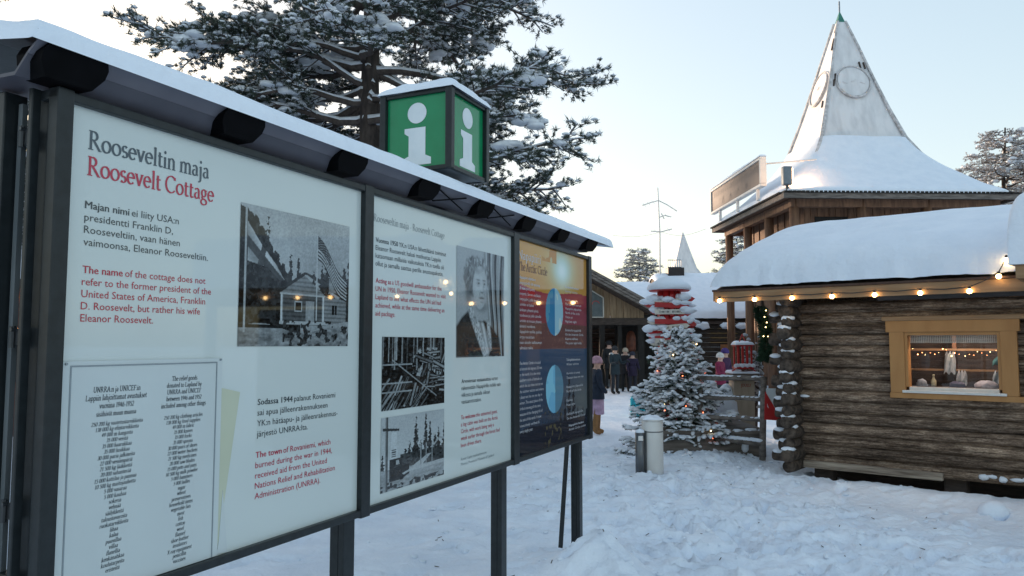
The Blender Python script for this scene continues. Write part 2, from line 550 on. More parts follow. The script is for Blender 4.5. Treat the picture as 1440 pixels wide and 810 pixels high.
def PRINTS(x, y):
    z = np.zeros_like(np.asarray(x, float))
    for a, b, th, dep in _pr:
        dx = x - a; dy = y - b
        near = (np.abs(dx) < 0.45) & (np.abs(dy) < 0.45)
        if not near.any():
            continue
        q = dx[near] * math.cos(th) + dy[near] * math.sin(th)
        w = -dx[near] * math.sin(th) + dy[near] * math.cos(th)
        r2 = (q / 0.15) ** 2 + (w / 0.062) ** 2
        z[near] += -1.4 * dep * np.exp(-r2 ** 2) + dep * 0.5 * np.exp(-(r2 - 1.9) ** 2 * 2.2)
    return z


def gz(x, y):
    return float(ground_z(np.array([float(x)]), np.array([float(y)]))[0])


gx = np.concatenate([-np.geomspace(600, 4.2, 40), np.linspace(-4, 8, 330), np.geomspace(8.3, 600, 40)])
gy = np.concatenate([-np.geomspace(300, 0.5, 18), np.linspace(0, 2.9, 20), np.linspace(3, 13, 330), np.geomspace(13.1, 40, 80), np.geomspace(42, 900, 20)])
GX, GY = np.meshgrid(gx, gy, indexing='ij')
GZ = ground_z(GX.ravel(), GY.ravel())
gd = arr_mesh('snowy_ground', np.stack([GX.ravel(), GY.ravel(), GZ], 1), grid_faces(len(gx), len(gy)), M['snow_ground'], smooth=True)
gd['kind'] = 'structure'

# ------------------------------------------------------------------ lettering
_c = 0


def text_arr(body, bold=False, res=2):
    cu = bpy.data.curves.new('t', 'FONT')
    cu.body = body
    cu.size = 1.0
    cu.resolution_u = res
    ob = bpy.data.objects.new('t', cu)
    me = bpy.data.meshes.new_from_object(ob)
    V = [v.co[:2] for v in me.vertices]
    F = [tuple(p.vertices) for p in me.polygons]
    bpy.data.objects.remove(ob); bpy.data.curves.remove(cu); bpy.data.meshes.remove(me)
    if not V:
        return np.zeros((0, 2)), []
    V = np.array(V)
    if bold:
        n = len(V)
        V = np.concatenate([V - [0.016, 0], V + [0.016, 0]])
        F = F + [tuple(i + n for i in q) for q in F]
    return V, F


CAP = None


def cap_h():
    global CAP
    if CAP is None:
        CAP = text_arr('H')[0][:, 1].max()
    return CAP


def para_blocks(lines, s, z, lead, cap, width, y, material, parent):
    """columns of short texts: one paragraph object per block between blank lines"""
    allw = max(run(l if isinstance(l, list) else [(l, False)])[1] for l in lines if l)
    blk, k0 = [], 0
    for k, l in enumerate(lines + ['']):
        if l:
            if not blk: k0 = k
            blk.append(l)
        elif blk:
            w = max(run(q if isinstance(q, list) else [(q, False)])[1] for q in blk)
            para(blk, s, z - k0 * lead, lead, cap, width * w / allw, y).build('paragraph', material, parent)
            blk = []


def run(parts):
    """several (text, bold) runs on one line, unit size: list of (V, F), width"""
    x = 0; out = []
    for k, (t, b) in enumerate(parts):
        V, F = text_arr(t, b)
        if len(V):
            V = V - np.array([V[:, 0].min(), 0])
            out.append((V + np.array([x, 0]), F))
            x += V[:, 0].max() + 0.24
    return out, x - 0.24


def para(lines, s, z, lead, cap, width, y, longest=None):
    """block of lines on a board: left s, first baseline z, line spacing, cap height, width of the longest line"""
    mb = MB()
    rs = [run(l if isinstance(l, list) else [(l, False)]) for l in lines]
    w = max(r[1] for r in rs)
    sx = width / w; sy = cap / cap_h()
    for i, (o, _) in enumerate(rs):
        for V, F in o:
            nv = len(V)
            mb.add([(s + a * sx, y - (0.00008 if 2 * q_ >= nv else 0), z - i * lead + b * sy) for q_, (a, b) in enumerate(V)], F)
    return mb


# strokes of an old-style serif face, drawn with a broad nib: x-height .42, capitals .65
def _glyphs():
    X, C, A = 0.42, 0.65, 0.70
    G = {}

    def V(x, a, b): return ('L', [(x, a), (x, b)], 1)
    def E(cx, cy, rx, ry, a, b): return ('L', [(cx + rx * math.cos(math.radians(a + (b - a) * i / 16)), cy + ry * math.sin(math.radians(a + (b - a) * i / 16))) for i in range(17)], 1)
    def L(*p): return ('L', list(p), 1)
    def Sf(x, y, w=0.1): return ('S', x, y, w)
    def Fl(x, y): return ('L', [(x, y - 0.02), (x - 0.085, y - 0.05)], 0.5)
    def D(x, y): return ('D', x, y)
    G['a'] = ([E(.19, .28, .12, .13, 150, 0), L((.31, .28), (.31, .06), (.38, .02)), E(.19, .12, .115, .115, 80, 330)], .42)
    G['b'] = ([V(.11, 0, A), Fl(.11, A), E(.24, .21, .15, .2, 140, -150)], .45)
    G['c'] = ([E(.23, .21, .17, .205, 45, 325)], .42)
    G['d'] = ([V(.34, 0, A), Fl(.34, A), E(.21, .21, .15, .2, 40, 320), Sf(.37, 0, .06)], .47)
    G['e'] = ([E(.22, .21, .165, .205, 0, 320), L((.07, .235), (.38, .235))], .43)
    G['f'] = ([V(.13, 0, .56), E(.24, .56, .11, .13, 180, 50), L((.04, X - .02), (.26, X - .02)), Sf(.13, 0)], .29)
    G['g'] = ([E(.20, .27, .125, .145, 0, 360), L((.30, .37), (.41, .40)), L((.13, .14), (.10, .08), (.15, .04), (.30, .02)), E(.21, -.09, .17, .11, 70, -270)], .43)
    G['h'] = ([V(.11, 0, A), Fl(.11, A), Sf(.11, 0), E(.24, .26, .13, .15, 170, 0), V(.37, 0, .26), Sf(.37, 0)], .48)
    G['i'] = ([V(.12, 0, X), Fl(.12, X), Sf(.12, 0), D(.12, .6)], .24)
    G['j'] = ([V(.13, -.1, X), Fl(.13, X), E(.03, -.1, .10, .12, 0, -110), D(.13, .6)], .24)
    G['k'] = ([V(.11, 0, A), Fl(.11, A), Sf(.11, 0), L((.12, .18), (.34, X)), L((.19, .24), (.40, 0)), Sf(.40, 0, .07)], .46)
    G['l'] = ([V(.12, 0, A), Fl(.12, A), Sf(.12, 0)], .24)
    G['m'] = ([V(.11, 0, X), Fl(.11, X), Sf(.11, 0), E(.235, .27, .125, .15, 170, 0), V(.36, 0, .27), Sf(.36, 0), E(.485, .27, .125, .15, 170, 0), V(.61, 0, .27), Sf(.61, 0)], .72)
    G['n'] = ([V(.11, 0, X), Fl(.11, X), Sf(.11, 0), E(.24, .27, .13, .15, 170, 0), V(.37, 0, .27), Sf(.37, 0)], .48)
    G['o'] = ([E(.24, .21, .185, .205, 0, 360)], .48)
    G['p'] = ([V(.11, -.22, X), Fl(.11, X), Sf(.11, -.22), E(.24, .21, .15, .2, 140, -150)], .46)
    G['q'] = ([V(.35, -.22, X), Sf(.35, -.22), E(.22, .21, .15, .2, 40, 320)], .47)
    G['r'] = ([V(.11, 0, X), Fl(.11, X), Sf(.11, 0), E(.24, .26, .13, .14, 165, 55)], .35)
    G['s'] = ([E(.17, .315, .105, .105, 30, 270), E(.175, .108, .118, .104, 90, -150)], .34)
    G['t'] = ([L((.12, .55), (.12, .09)), E(.20, .09, .08, .085, 180, 330), L((.03, X - .02), (.27, X - .02))], .30)
    G['u'] = ([V(.11, .15, X), Fl(.11, X), E(.23, .15, .12, .145, 180, 350), V(.36, 0, X), Fl(.36, X), Sf(.39, 0, .06)], .48)
    G['v'] = ([L((.06, X), (.22, 0)), L((.22, 0), (.37, X)), Sf(.06, X, .08), Sf(.37, X, .07)], .43)
    G['w'] = ([L((.05, X), (.19, 0)), L((.19, 0), (.31, X)), L((.31, X), (.45, 0)), L((.45, 0), (.58, X)), Sf(.05, X, .08), Sf(.58, X, .07)], .63)
    G['x'] = ([L((.06, X), (.36, 0)), L((.06, 0), (.36, X)), Sf(.06, X, .07), Sf(.36, 0, .07)], .42)
    G['y'] = ([L((.06, X), (.22, 0)), L((.37, X), (.16, -.18), (.07, -.18)), Sf(.06, X, .08), Sf(.37, X, .07)], .43)
    G['z'] = ([L((.06, X - .02), (.34, X - .02)), L((.34, X), (.06, .02)), L((.06, .02), (.35, .02))], .40)
    G['R'] = ([V(.14, 0, C), Sf(.14, 0, .12), Sf(.11, C, .07), E(.25, .49, .17, .15, 110, -100), L((.14, .35), (.25, .34)), L((.14, .64), (.22, .645)), L((.26, .34), (.55, 0)), Sf(.57, 0, .07)], .62)
    G['C'] = ([E(.35, .325, .29, .325, 50, 318), V(.55, .5, .62)], .62)
    G['T'] = ([V(.29, 0, C), Sf(.29, 0, .12), L((.03, C - .02), (.55, C - .02)), L((.04, C), (.03, C - .13)), L((.54, C), (.55, C - .13))], .58)
    G['A'] = ([L((.06, 0), (.30, C)), L((.29, C), (.55, 0)), L((.15, .22), (.45, .22)), Sf(.06, 0, .09), Sf(.55, 0, .09)], .62)
    G['U'] = ([V(.13, .22, C), E(.33, .22, .2, .22, 180, 360), V(.53, .22, C), Sf(.13, C, .1), Sf(.53, C, .09)], .66)
    G['N'] = ([V(.12, 0, C), L((.10, C), (.52, 0)), V(.52, 0, C), Sf(.12, 0, .09), Sf(.08, C, .07), Sf(.52, C, .09)], .64)
    G['I'] = ([V(.15, 0, C), Sf(.15, 0, .11), Sf(.15, C, .11)], .30)
    G['E'] = ([V(.13, 0, C), Sf(.1, 0, .08), L((.13, .02), (.45, .02), (.47, .12)), L((.13, .34), (.38, .34)), L((.1, C - .02), (.43, C - .02), (.44, C - .12))], .53)
    G['F'] = ([V(.13, 0, C), Sf(.13, 0, .11), L((.13, .34), (.37, .34)), L((.1, C - .02), (.43, C - .02), (.44, C - .12))], .50)
    G['L'] = ([V(.13, 0, C), Sf(.13, C, .11), L((.1, .02), (.45, .02), (.47, .13))], .53)
    G['X'] = ([L((.07, C), (.5, 0)), L((.08, 0), (.49, C)), Sf(.07, C, .1), Sf(.5, 0, .1)], .58)
    for d in '0123456789':
        G[d] = None
    G['0'] = ([E(.22, .3, .16, .30, 0, 360)], .44)
    G['1'] = ([V(.2, 0, .6), L((.1, .5), (.2, .6)), Sf(.2, 0, .1)], .38)
    G['2'] = ([E(.2, .44, .14, .16, 160, -30), L((.32, .36), (.05, .02)), L((.05, .02), (.37, .02))], .42)
    G['3'] = ([E(.18, .45, .13, .15, 140, -80), E(.18, .16, .15, .16, 80, -140)], .40)
    G['4'] = ([V(.28, 0, .6), L((.28, .6), (.04, .18)), L((.04, .18), (.40, .18))], .43)
    G['5'] = ([E(.19, .19, .15, .19, 120, -140), L((.12, .34), (.14, .58)), L((.14, .58), (.34, .58))], .42)
    G['6'] = ([E(.21, .18, .15, .18, 0, 360), L((.07, .22), (.14, .44), (.3, .6))], .42)
    G['7'] = ([L((.05, .58), (.38, .58)), L((.38, .58), (.16, 0))], .40)
    G['8'] = ([E(.21, .45, .12, .14, 0, 360), E(.21, .155, .15, .155, 0, 360)], .42)
    G['9'] = ([E(.21, .42, .15, .18, 0, 360), L((.35, .38), (.28, .16), (.12, 0))], .42)
    G['-'] = ([L((.04, .2), (.24, .2))], .28)
    G[':'] = ([D(.1, .04), D(.1, .36)], .20)
    G['ä'] = (G['a'][0] + [D(.13, .57), D(.29, .57)], .42)
    G['ö'] = (G['o'][0] + [D(.16, .57), D(.32, .57)], .48)
    return G


GL = _glyphs()


def serif(mb, txt, s, z, y, size, width=None, slant=0.0, thick=0.085, thin=0.026, center=False, weight=1.0):
    """draw txt; size = units per em, width stretches it to fit; pieces lie a hair above each other"""
    adv = 0
    for ch in txt:
        adv += 0.22 if ch == ' ' else GL[ch][1]
    sx = (width / adv) if width else size
    if center:
        s = s - adv * sx / 2
    x = 0; lay = 0
    pen = math.radians(12)

    def P(a, b):
        return (s + (x + a + slant * b) * sx, y - lay * 0.00004, z + b * size)
    for ch in txt:
        if ch == ' ':
            x += 0.22; continue
        st, w = GL[ch]
        for q in st:
            lay = (lay + 1) % 5
            if q[0] == 'L':
                pts = q[1]; vs = []
                n = len(pts)
                for i, (a, b) in enumerate(pts):
                    p0 = pts[max(i - 1, 0)]; p1 = pts[min(i + 1, n - 1)]
                    if n > 10 and abs(pts[0][0] - pts[-1][0]) + abs(pts[0][1] - pts[-1][1]) < 1e-6 and i in (0, n - 1):
                        p0, p1 = pts[-2], pts[1]
                    dx, dy = p1[0] - p0[0], p1[1] - p0[1]
                    l = math.hypot(dx, dy) or 1
                    an = math.atan2(dy, dx)
                    h = 0.5 * weight * (thin + (thick * q[2] - thin) * abs(math.sin(an - pen)))
                    h = max(h, 0.5 * thin * weight)
                    vs.append(P(a - dy / l * h, b + dx / l * h)); vs.append(P(a + dy / l * h, b - dx / l * h))
                fs = [(2 * i, 2 * i + 1, 2 * i + 3, 2 * i + 2) for i in range(n - 1)]
                mb.add(vs, fs)
            elif q[0] == 'S':
                _, a, b, ww = q
                t = thin * 0.5 * weight
                mb.add([P(a - ww, b - t), P(a + ww, b - t), P(a + ww, b + t), P(a - ww, b + t)], [(0, 1, 2, 3)])
            else:
                _, a, b = q
                r = 0.05 * weight
                mb.add([P(a + r * math.cos(k * PI / 4), b + r * math.sin(k * PI / 4)) for k in range(8)], [tuple(range(8))])
        x += w
    return mb


# ------------------------------------------------------------------ pictures printed on the boards
def inpoly(X, Y, poly):
    r = np.zeros(X.shape, bool)
    n = len(poly); j = n - 1
    for i in range(n):
        xi, yi = poly[i]; xj, yj = poly[j]
        c = ((yi > Y) != (yj > Y)) & (X < (xj - xi) * (Y - yi) / ((yj - yi) or 1e-9) + xi)
        r ^= c
        j = i
    return r


def tree_mask(X, Y, cx, base, h, w, seed):
    t = (Y - base) / h
    prof = w * (1 - t) * (0.75 + 0.45 * np.sin(t * 34 + seed) * (1 - t)) + 0.004
    n = (fbm(X * 60, Y * 60, seed % 9 + 40, 2) - 0.4) * w * 0.9
    return (np.abs(X - cx) < prof + n) & (t > 0) & (t < 1)


def printed(name, parent, s0, s1, z0, z1, y, fn, nx, ny, thick=0.0):
    u, v = np.meshgrid(np.linspace(0, 1, nx), np.linspace(0, 1, ny), indexing='ij')
    rgb = np.clip(fn(u, v), 0, 1)
    if rgb.ndim == 2:
        g = rgb[..., None]
        rgb = g * np.array([0.90, 1.0, 1.04])
    V = np.stack([s0 + u * (s1 - s0), np.full_like(u, y), z0 + v * (z1 - z0)], -1).reshape(-1, 3)
    F = grid_faces(nx, ny)
    ob = arr_mesh(name, V, F, M['print'], parent)
    ca = ob.data.color_attributes.new('ink', 'FLOAT_COLOR', 'POINT')
    ca.data.foreach_set('color', np.concatenate([rgb.reshape(-1, 3), np.ones((rgb.size // 3, 1))], 1).astype(np.float32).ravel())
    return ob


def pic_cottage(X, Y):
    g = 0.42 + 0.16 * (fbm(X * 3, Y * 5, 51, 3) - 0.4) + 0.1 * Y
    forest = 0.035 + 0.13 * np.maximum(fbm(X * 38, Y * 38, 52, 3) - 0.38, 0) * 2
    edge = 0.99 - 1.2 * np.maximum(X - 0.05, 0) + 0.18 * (fbm(X * 22, Y * 14, 53, 3) - 0.5)
    g = np.where((Y < edge) & (X < 0.52), forest, g)
    for i, (cx, b, h, w) in enumerate([(0.22, .2, .74, .07), (0.31, .2, .45, .06), (.42, .3, .40, .055), (.49, .3, .38, .05), (.77, .3, .42, .09), (.72, .4, .24, .04), (.95, .2, .45, .08), (.64, .4, .18, .03), (1.0, .2, .5, .06)]):
        g = np.where(tree_mask(X, Y, cx, b, h, w, i * 3 + 1), 0.05 + 0.10 * fbm(X * 50, Y * 50, 54, 2), g)
    g = np.where((X > 0.3) & (Y < 0.32) & (X < 0.36), 0.06, g)
    # house: side wall, gable front, roof, chimney
    wall = 0.34 + 0.13 * (np.sin(Y * 190) > -0.2) * 1.0
    side = inpoly(X, Y, [(.75, .16), (.97, .2), (.97, .37), (.75, .40)])
    g = np.where(side, wall * 0.75, g)
    front = inpoly(X, Y, [(.34, .16), (.75, .16), (.75, .40), (.55, .545), (.34, .40)])
    g = np.where(front, wall * 0.72, g)
    g = np.where(inpoly(X, Y, [(.36, .17), (.72, .17), (.72, .385), (.36, .385)]), wall * 0.42, g)
    g = np.where(inpoly(X, Y, [(.53, .55), (.57, .55), (.98, .36), (.98, .40), (.86, .48), (.56, .57)]), 0.10, g)
    g = np.where(inpoly(X, Y, [(.32, .395), (.55, .54), (.55, .57), (.31, .41)]), 0.09, g)
    g = np.where((X > .79) & (X < .87) & (Y > .43) & (Y < .54), 0.22 + 0.2 * vnoise(X * 60, Y * 70, 3), g)
    g = np.where((X > .33) & (X < .75) & (Y > .385) & (Y < .40), 0.5, g)
    for a in (.345, .735):
        g = np.where(np.abs(X - a) < .008, np.where((Y > .17) & (Y < .39), 0.62, g), g)
    g = np.where((X > .565) & (X < .645) & (Y > .17) & (Y < .345), 0.42, g)
    g = np.where((X > .46) & (X < .53) & (Y > .26) & (Y < .34), 0.5, g)
    g = np.where((X > .468) & (X < .522) & (Y > .268) & (Y < .332), 0.06, g)
    for a in (.835, .865):
        g = np.where((np.abs(X - a) < .011) & (Y > .25) & (Y < .33), 0.05, g)
    g = np.where((X > .33) & (X < .78) & (np.abs(Y - .175) < .012), 0.5, g)
    # ground
    gr = 0.36 + 0.4 * (fbm(X * 20, Y * 40, 55, 3) - 0.5)
    g = np.where(Y < 0.14 + 0.03 * np.sin(X * 9) - 0.02 * X, gr, g)
    bush = (fbm(X * 30, Y * 26, 56, 3) > 0.50) & (Y < 0.2) & (X > 0.36)
    g = np.where(bush, 0.05 + 0.1 * vnoise(X * 90, Y * 90, 5), g)
    g = np.where((Y > .13) & (Y < .155) & (X < .36), .06, g)
    # cross flag on the left pole
    fl = inpoly(X, Y, [(.055, .88), (.16, .74), (.29, .60), (.37, .49), (.33, .48), (.22, .57), (.06, .60)])
    d = (Y - (.80 - 0.95 * (X - .06)))
    cross = (np.abs(d + .06) < .04) | (np.abs(X - .19 - .25 * (Y - .7)) < .022)
    g = np.where(fl, np.where(cross, 0.14, 0.50 + 0.14 * np.sin(X * 30 + Y * 12)), g)
    g = np.where(np.abs(X - .045) < .007, np.where(Y > .1, 0.5, g), g)
    # striped flag on the middle pole
    fx = (X - .675) / .30
    lo = .68 - .34 * fx + .03 * np.sin(fx * 7); hi = .87 - .35 * fx + .02 * np.sin(fx * 7)
    t = (Y - lo) / (hi - lo)
    inside = (fx > 0) & (fx < 1) & (t > 0) & (t < 1)
    st = np.where((t * 13).astype(int) % 2 == 0, 0.07, 0.52)
    canton = (fx < .42) & (t > .46)
    stars = ((np.sin(fx * 90) * np.sin(t * 60)) > 0.45)
    st = np.where(canton, np.where(stars, 0.45, 0.06), st)
    g = np.where(inside, st, g)
    g = np.where((np.abs(X - .668) < .006) & (Y > .2) & (Y < .88), 0.55, g)
    g = g + 0.10 * (fbm(X * 45, Y * 45, 57, 3) - 0.47)
    return np.clip(g, 0.02, 1) ** 1.45 * 0.95 * (0.85 + 0.3 * vnoise(X * 110, Y * 110, 8))


def pic_portrait(X, Y):
    g = 0.30 + 0.05 * fbm(X * 3, Y * 3, 61, 2) + 0.05 * Y
    st = {'g': g}

    def soft(cx, cy, rx, ry, val, k=1.0, p=1.5, rot=0.0):
        c, s_ = math.cos(rot), math.sin(rot)
        a = ((X - cx) * c + (Y - cy) * s_) / rx; b = (-(X - cx) * s_ + (Y - cy) * c) / ry
        w = np.exp(-(a * a + b * b) ** p) * k
        st['g'] = st['g'] * (1 - w) + val * w

    def area(poly, val, blur=0.012):
        m = np.zeros(X.shape)
        for dx, dy in ((0, 0), (blur, 0), (-blur, 0), (0, blur), (0, -blur)):
            m = m + inpoly(X + dx, Y + dy, poly) / 5.0
        st['g'] = st['g'] * (1 - m) + val * m
    # curtain folds behind, right
    ph = X * 50 + 2.2 * np.sin(Y * 4 + X * 6) + 3 * fbm(X * 5, Y * 3, 60, 2)
    fold = 0.20 + 0.16 * np.sin(ph) + 0.08 * np.sin(ph * 2.3 + 1) + 0.16 * (fbm(X * 26, Y * 7, 62, 3) - .5)
    m = 1 / (1 + np.exp(-(X - .60 - .05 * np.sin(Y * 5)) / .012))
    st['g'] = st['g'] * (1 - m) + fold * m
    # shoulders
    jac = [(.0, .0), (.0, .28), (.10, .36), (.24, .43), (.36, .40), (.60, .33), (.74, .27), (.88, .18), (.93, 0)]
    area(jac, 0.018 + 0.035 * fbm(X * 30, Y * 30, 66, 2))
    # neck
    area([(.30, .58), (.31, .42), (.40, .34), (.52, .33), (.60, .40), (.57, .54)], 0.30 + 0.10 * (.5 - np.abs(X - .42)))
    soft(.50, .47, .12, .05, .16, .8)
    # hair: loose waves, lighter on top
    n1 = fbm(X * 11, Y * 11, 63, 3); n2 = fbm(X * 34 + 4 * n1, Y * 20 + 6 * n1, 64, 3)
    d = ((X - .40) / .265) ** 2 + ((Y - .745) / .205) ** 2
    m = 1 / (1 + np.exp((d - 0.95 - 0.7 * (n1 - 0.47)) / .05))
    hair = 0.07 + 0.50 * np.clip(n2 - .28, 0, 1) * (0.6 + .9 * np.clip(Y - .6, 0, .3) / .3)
    st['g'] = st['g'] * (1 - m) + hair * m
    soft(.23, .60, .07, .12, .10, .7)
    # face turned a little to the right
    fx = (X - .462 - .02 * (Y - .66)) / .150; fy = (Y - .655) / .195
    d = fx ** 2 + np.where(fy > 0, fy ** 2 * .95, fy ** 2 * (0.86 + .25 * fx * fx))
    m = 1 / (1 + np.exp((d - 1) / .035))
    face = 0.43 - 0.13 * np.clip(fx * .75 - .05, 0, 1) - 0.12 * np.clip(-fx - .45, 0, 1) - 0.05 * np.clip(-fy, 0, 1) + .03 * fbm(X * 12, Y * 12, 65, 2)
    st['g'] = st['g'] * (1 - m) + face * m
    # hair falling on the forehead
    soft(.36, .825, .11, .035, .20, .75, 1.2, -.35); soft(.52, .835, .09, .03, .26, .7, 1.2, .35)
    for ex, w_ in ((.425, .034), (.545, .028)):
        soft(ex, .690, w_ * 1.35, .026, .27, .75)
        soft(ex, .722, w_ * 1.3, .009, .12, .8)
        soft(ex + .004, .690, w_ * .75, .010, .05, .95)
        soft(ex - .012, .692, .008, .005, .50, .8)
        soft(ex, .662, w_, .008, .25, .5)
    soft(.505, .650, .012, .045, .50, .7); soft(.525, .645, .012, .045, .25, .6)
    soft(.503, .607, .030, .010, .15, .85); soft(.505, .622, .018, .012, .48, .6)
    soft(.400, .610, .035, .035, .48, .6); soft(.455, .585, .010, .035, .25, .55, 1.5, -.4); soft(.560, .585, .010, .03, .22, .5, 1.5, .4)
    soft(.497, .552, .052, .010, .07, .95); soft(.497, .541, .040, .009, .36, .7); soft(.497, .563, .040, .008, .24, .8)
    soft(.497, .515, .035, .010, .22, .6); soft(.49, .487, .06, .02, .40, .7)
    # lace collar, pale blouse
    area([(.31, .44), (.42, .33), (.54, .32), (.62, .22), (.70, .06), (.62, .0), (.52, .12)], 0.36 + .14 * np.sin(X * 70 + Y * 30))
    area([(.22, .45), (.30, .47), (.38, .36), (.52, .20), (.66, .0), (.54, .0), (.40, .18), (.26, .36)], 0.16 + 0.42 * vnoise(X * 60, Y * 60, 67))
    area([(.60, .38), (.66, .36), (.70, .2), (.72, .06), (.66, .1), (.62, .24)], 0.14 + 0.4 * vnoise(X * 60, Y * 60, 69))
    return st['g'] * (0.90 + 0.2 * vnoise(X * 120, Y * 120, 68))


def pic_logs(X, Y):
    g = 0.03 + 0.16 * np.maximum(fbm(X * 26, Y * 12, 71, 3) - .4, 0)
    r = random.Random(5)
    for i in range(22):
        cx = r.uniform(0, 1); w = r.uniform(.004, .011); b = r.uniform(.5, .75)
        g = np.where((np.abs(X - cx - .02 * (Y - .7)) < w) & (Y > b), r.uniform(.12, .42), g)
    mid = (fbm(X * 14, Y * 14, 72, 3) > .52) & (Y < .85) & (X > .45) & (Y > .55 - .2 * X)
    g = np.where(mid, .28 + .35 * vnoise(X * 40, Y * 30, 73), g)
    for i in range(74):
        if i < 40:
            cx, cy = r.uniform(.62, 1.02), r.uniform(.18, .78); an = r.uniform(-.5, .2) + (PI / 2.4 if r.random() < .4 else 0); L = r.uniform(.07, .16)
        else:
            cx, cy = r.uniform(0, .62), r.uniform(.02, .32); an = 1.0 + r.uniform(-.15, .35); L = r.uniform(.10, .2)
        w = r.uniform(.010, .022); val = r.uniform(.2, .55)
        q = (X - cx) * math.cos(an) + (Y - cy) * math.sin(an); p = -(X - cx) * math.sin(an) + (Y - cy) * math.cos(an)
        g = np.where((np.abs(q) < L) & (np.abs(p) < w * 1.7), .03, g)
        g = np.where((np.abs(q) < L) & (np.abs(p) < w), val * (1 - .6 * np.abs(p) / w), g)
    g = np.where((X > .14) & (X < .86) & (np.abs(Y - (.68 - .78 * (X - .15))) < .010), .40, g)
    for cy in (.24, .36, .62):
        g = np.where((X < .45) & (np.abs(Y - cy) < .010), .42, g)
    g = g + 0.20 * (fbm(X * 32, Y * 32, 75, 3) - 0.47)
    return np.clip(g, 0.015, 1) ** 1.25 * (.8 + .4 * vnoise(X * 100, Y * 100, 74)) * 0.85


def pic_road(X, Y):
    g = 0.50 + 0.1 * (1 - Y) + .06 * fbm(X * 4, Y * 4, 81, 2)
    for i, (cx, h, w) in enumerate([(.52, .95, .075), (.68, .97, .06), (.75, .85, .07), (.36, .55, .06), (.42, .62, .06), (.30, .45, .05), (.24, .40, .05), (.47, .55, .06), (.6, .6, .08), (.9, .74, .06), (1.0, .8, .06), (.84, .66, .07), (.02, .5, .04), (.28, .3, .06), (.2, .3, .04)]):
        g = np.where(tree_mask(X, Y, cx, .26, h - .26, w * 1.15, i * 5 + 2), 0.035 + .1 * fbm(X * 50, Y * 50, 82, 2), g)
    g = np.where((Y < .46) & (Y > .25) & (X > .28), 0.05 + .12 * fbm(X * 40, Y * 40, 83, 2), g)
    g = np.where(inpoly(X, Y, [(.80, .50), (.92, .60), (1.05, .56), (1.05, .53), (.92, .565), (.82, .48)]), .42, g)
    g = np.where(Y < .29 - .05 * X, .40 + .3 * (fbm(X * 10, Y * 40, 84, 3) - .5), g)
    g = np.where(inpoly(X, Y, [(.45, .25), (.72, .38), (.78, .38), (.62, .24)]), .5, g)
    g = np.where((Y < .12 - .05 * X) & (fbm(X * 20, Y * 20, 85, 2) > .4), .08, g)
    g = np.where((Y > .2) & (Y < .245) & (X > .4), .5, g)
    # truck
    g = np.where(inpoly(X, Y, [(.12, .12), (.30, .12), (.42, .17), (.42, .30), (.32, .34), (.28, .42), (.12, .42)]), .05, g)
    g = np.where(inpoly(X, Y, [(.22, .33), (.27, .33), (.26, .39), (.22, .39)]), .45, g)
    g = np.where(inpoly(X, Y, [(.30, .16), (.43, .20), (.43, .23), (.30, .19)]), .5, g)
    g = np.where((X - .30) ** 2 + (Y - .15) ** 2 < .0016, .03, g)
    g = np.where(inpoly(X, Y, [(.13, .42), (.24, .42), (.22, .78), (.15, .78)]), .62, g)
    for k in range(4):
        g = np.where((X > .15) & (X < .22) & (np.abs(Y - .45 - k * .03) < .007), .15, g)
    # pole with arms
    g = np.where((X > .058) & (X < .10), .14 + .16 * (X < .075), g)
    g = np.where(inpoly(X, Y, [(.02, .86), (.02, .82), (.26, .79), (.26, .82)]), .09, g)
    for a in (.60, .69, .79):
        g = np.where((np.abs(X - a) < .008) & (Y > .25) & (Y < .55), .38, g)
    g = g + 0.14 * (fbm(X * 38, Y * 38, 87, 3) - 0.47) * (Y < .55)
    return np.clip(g, 0.015, 1) ** 1.2 * 0.9 * (.86 + .28 * vnoise(X * 110, Y * 110, 86))


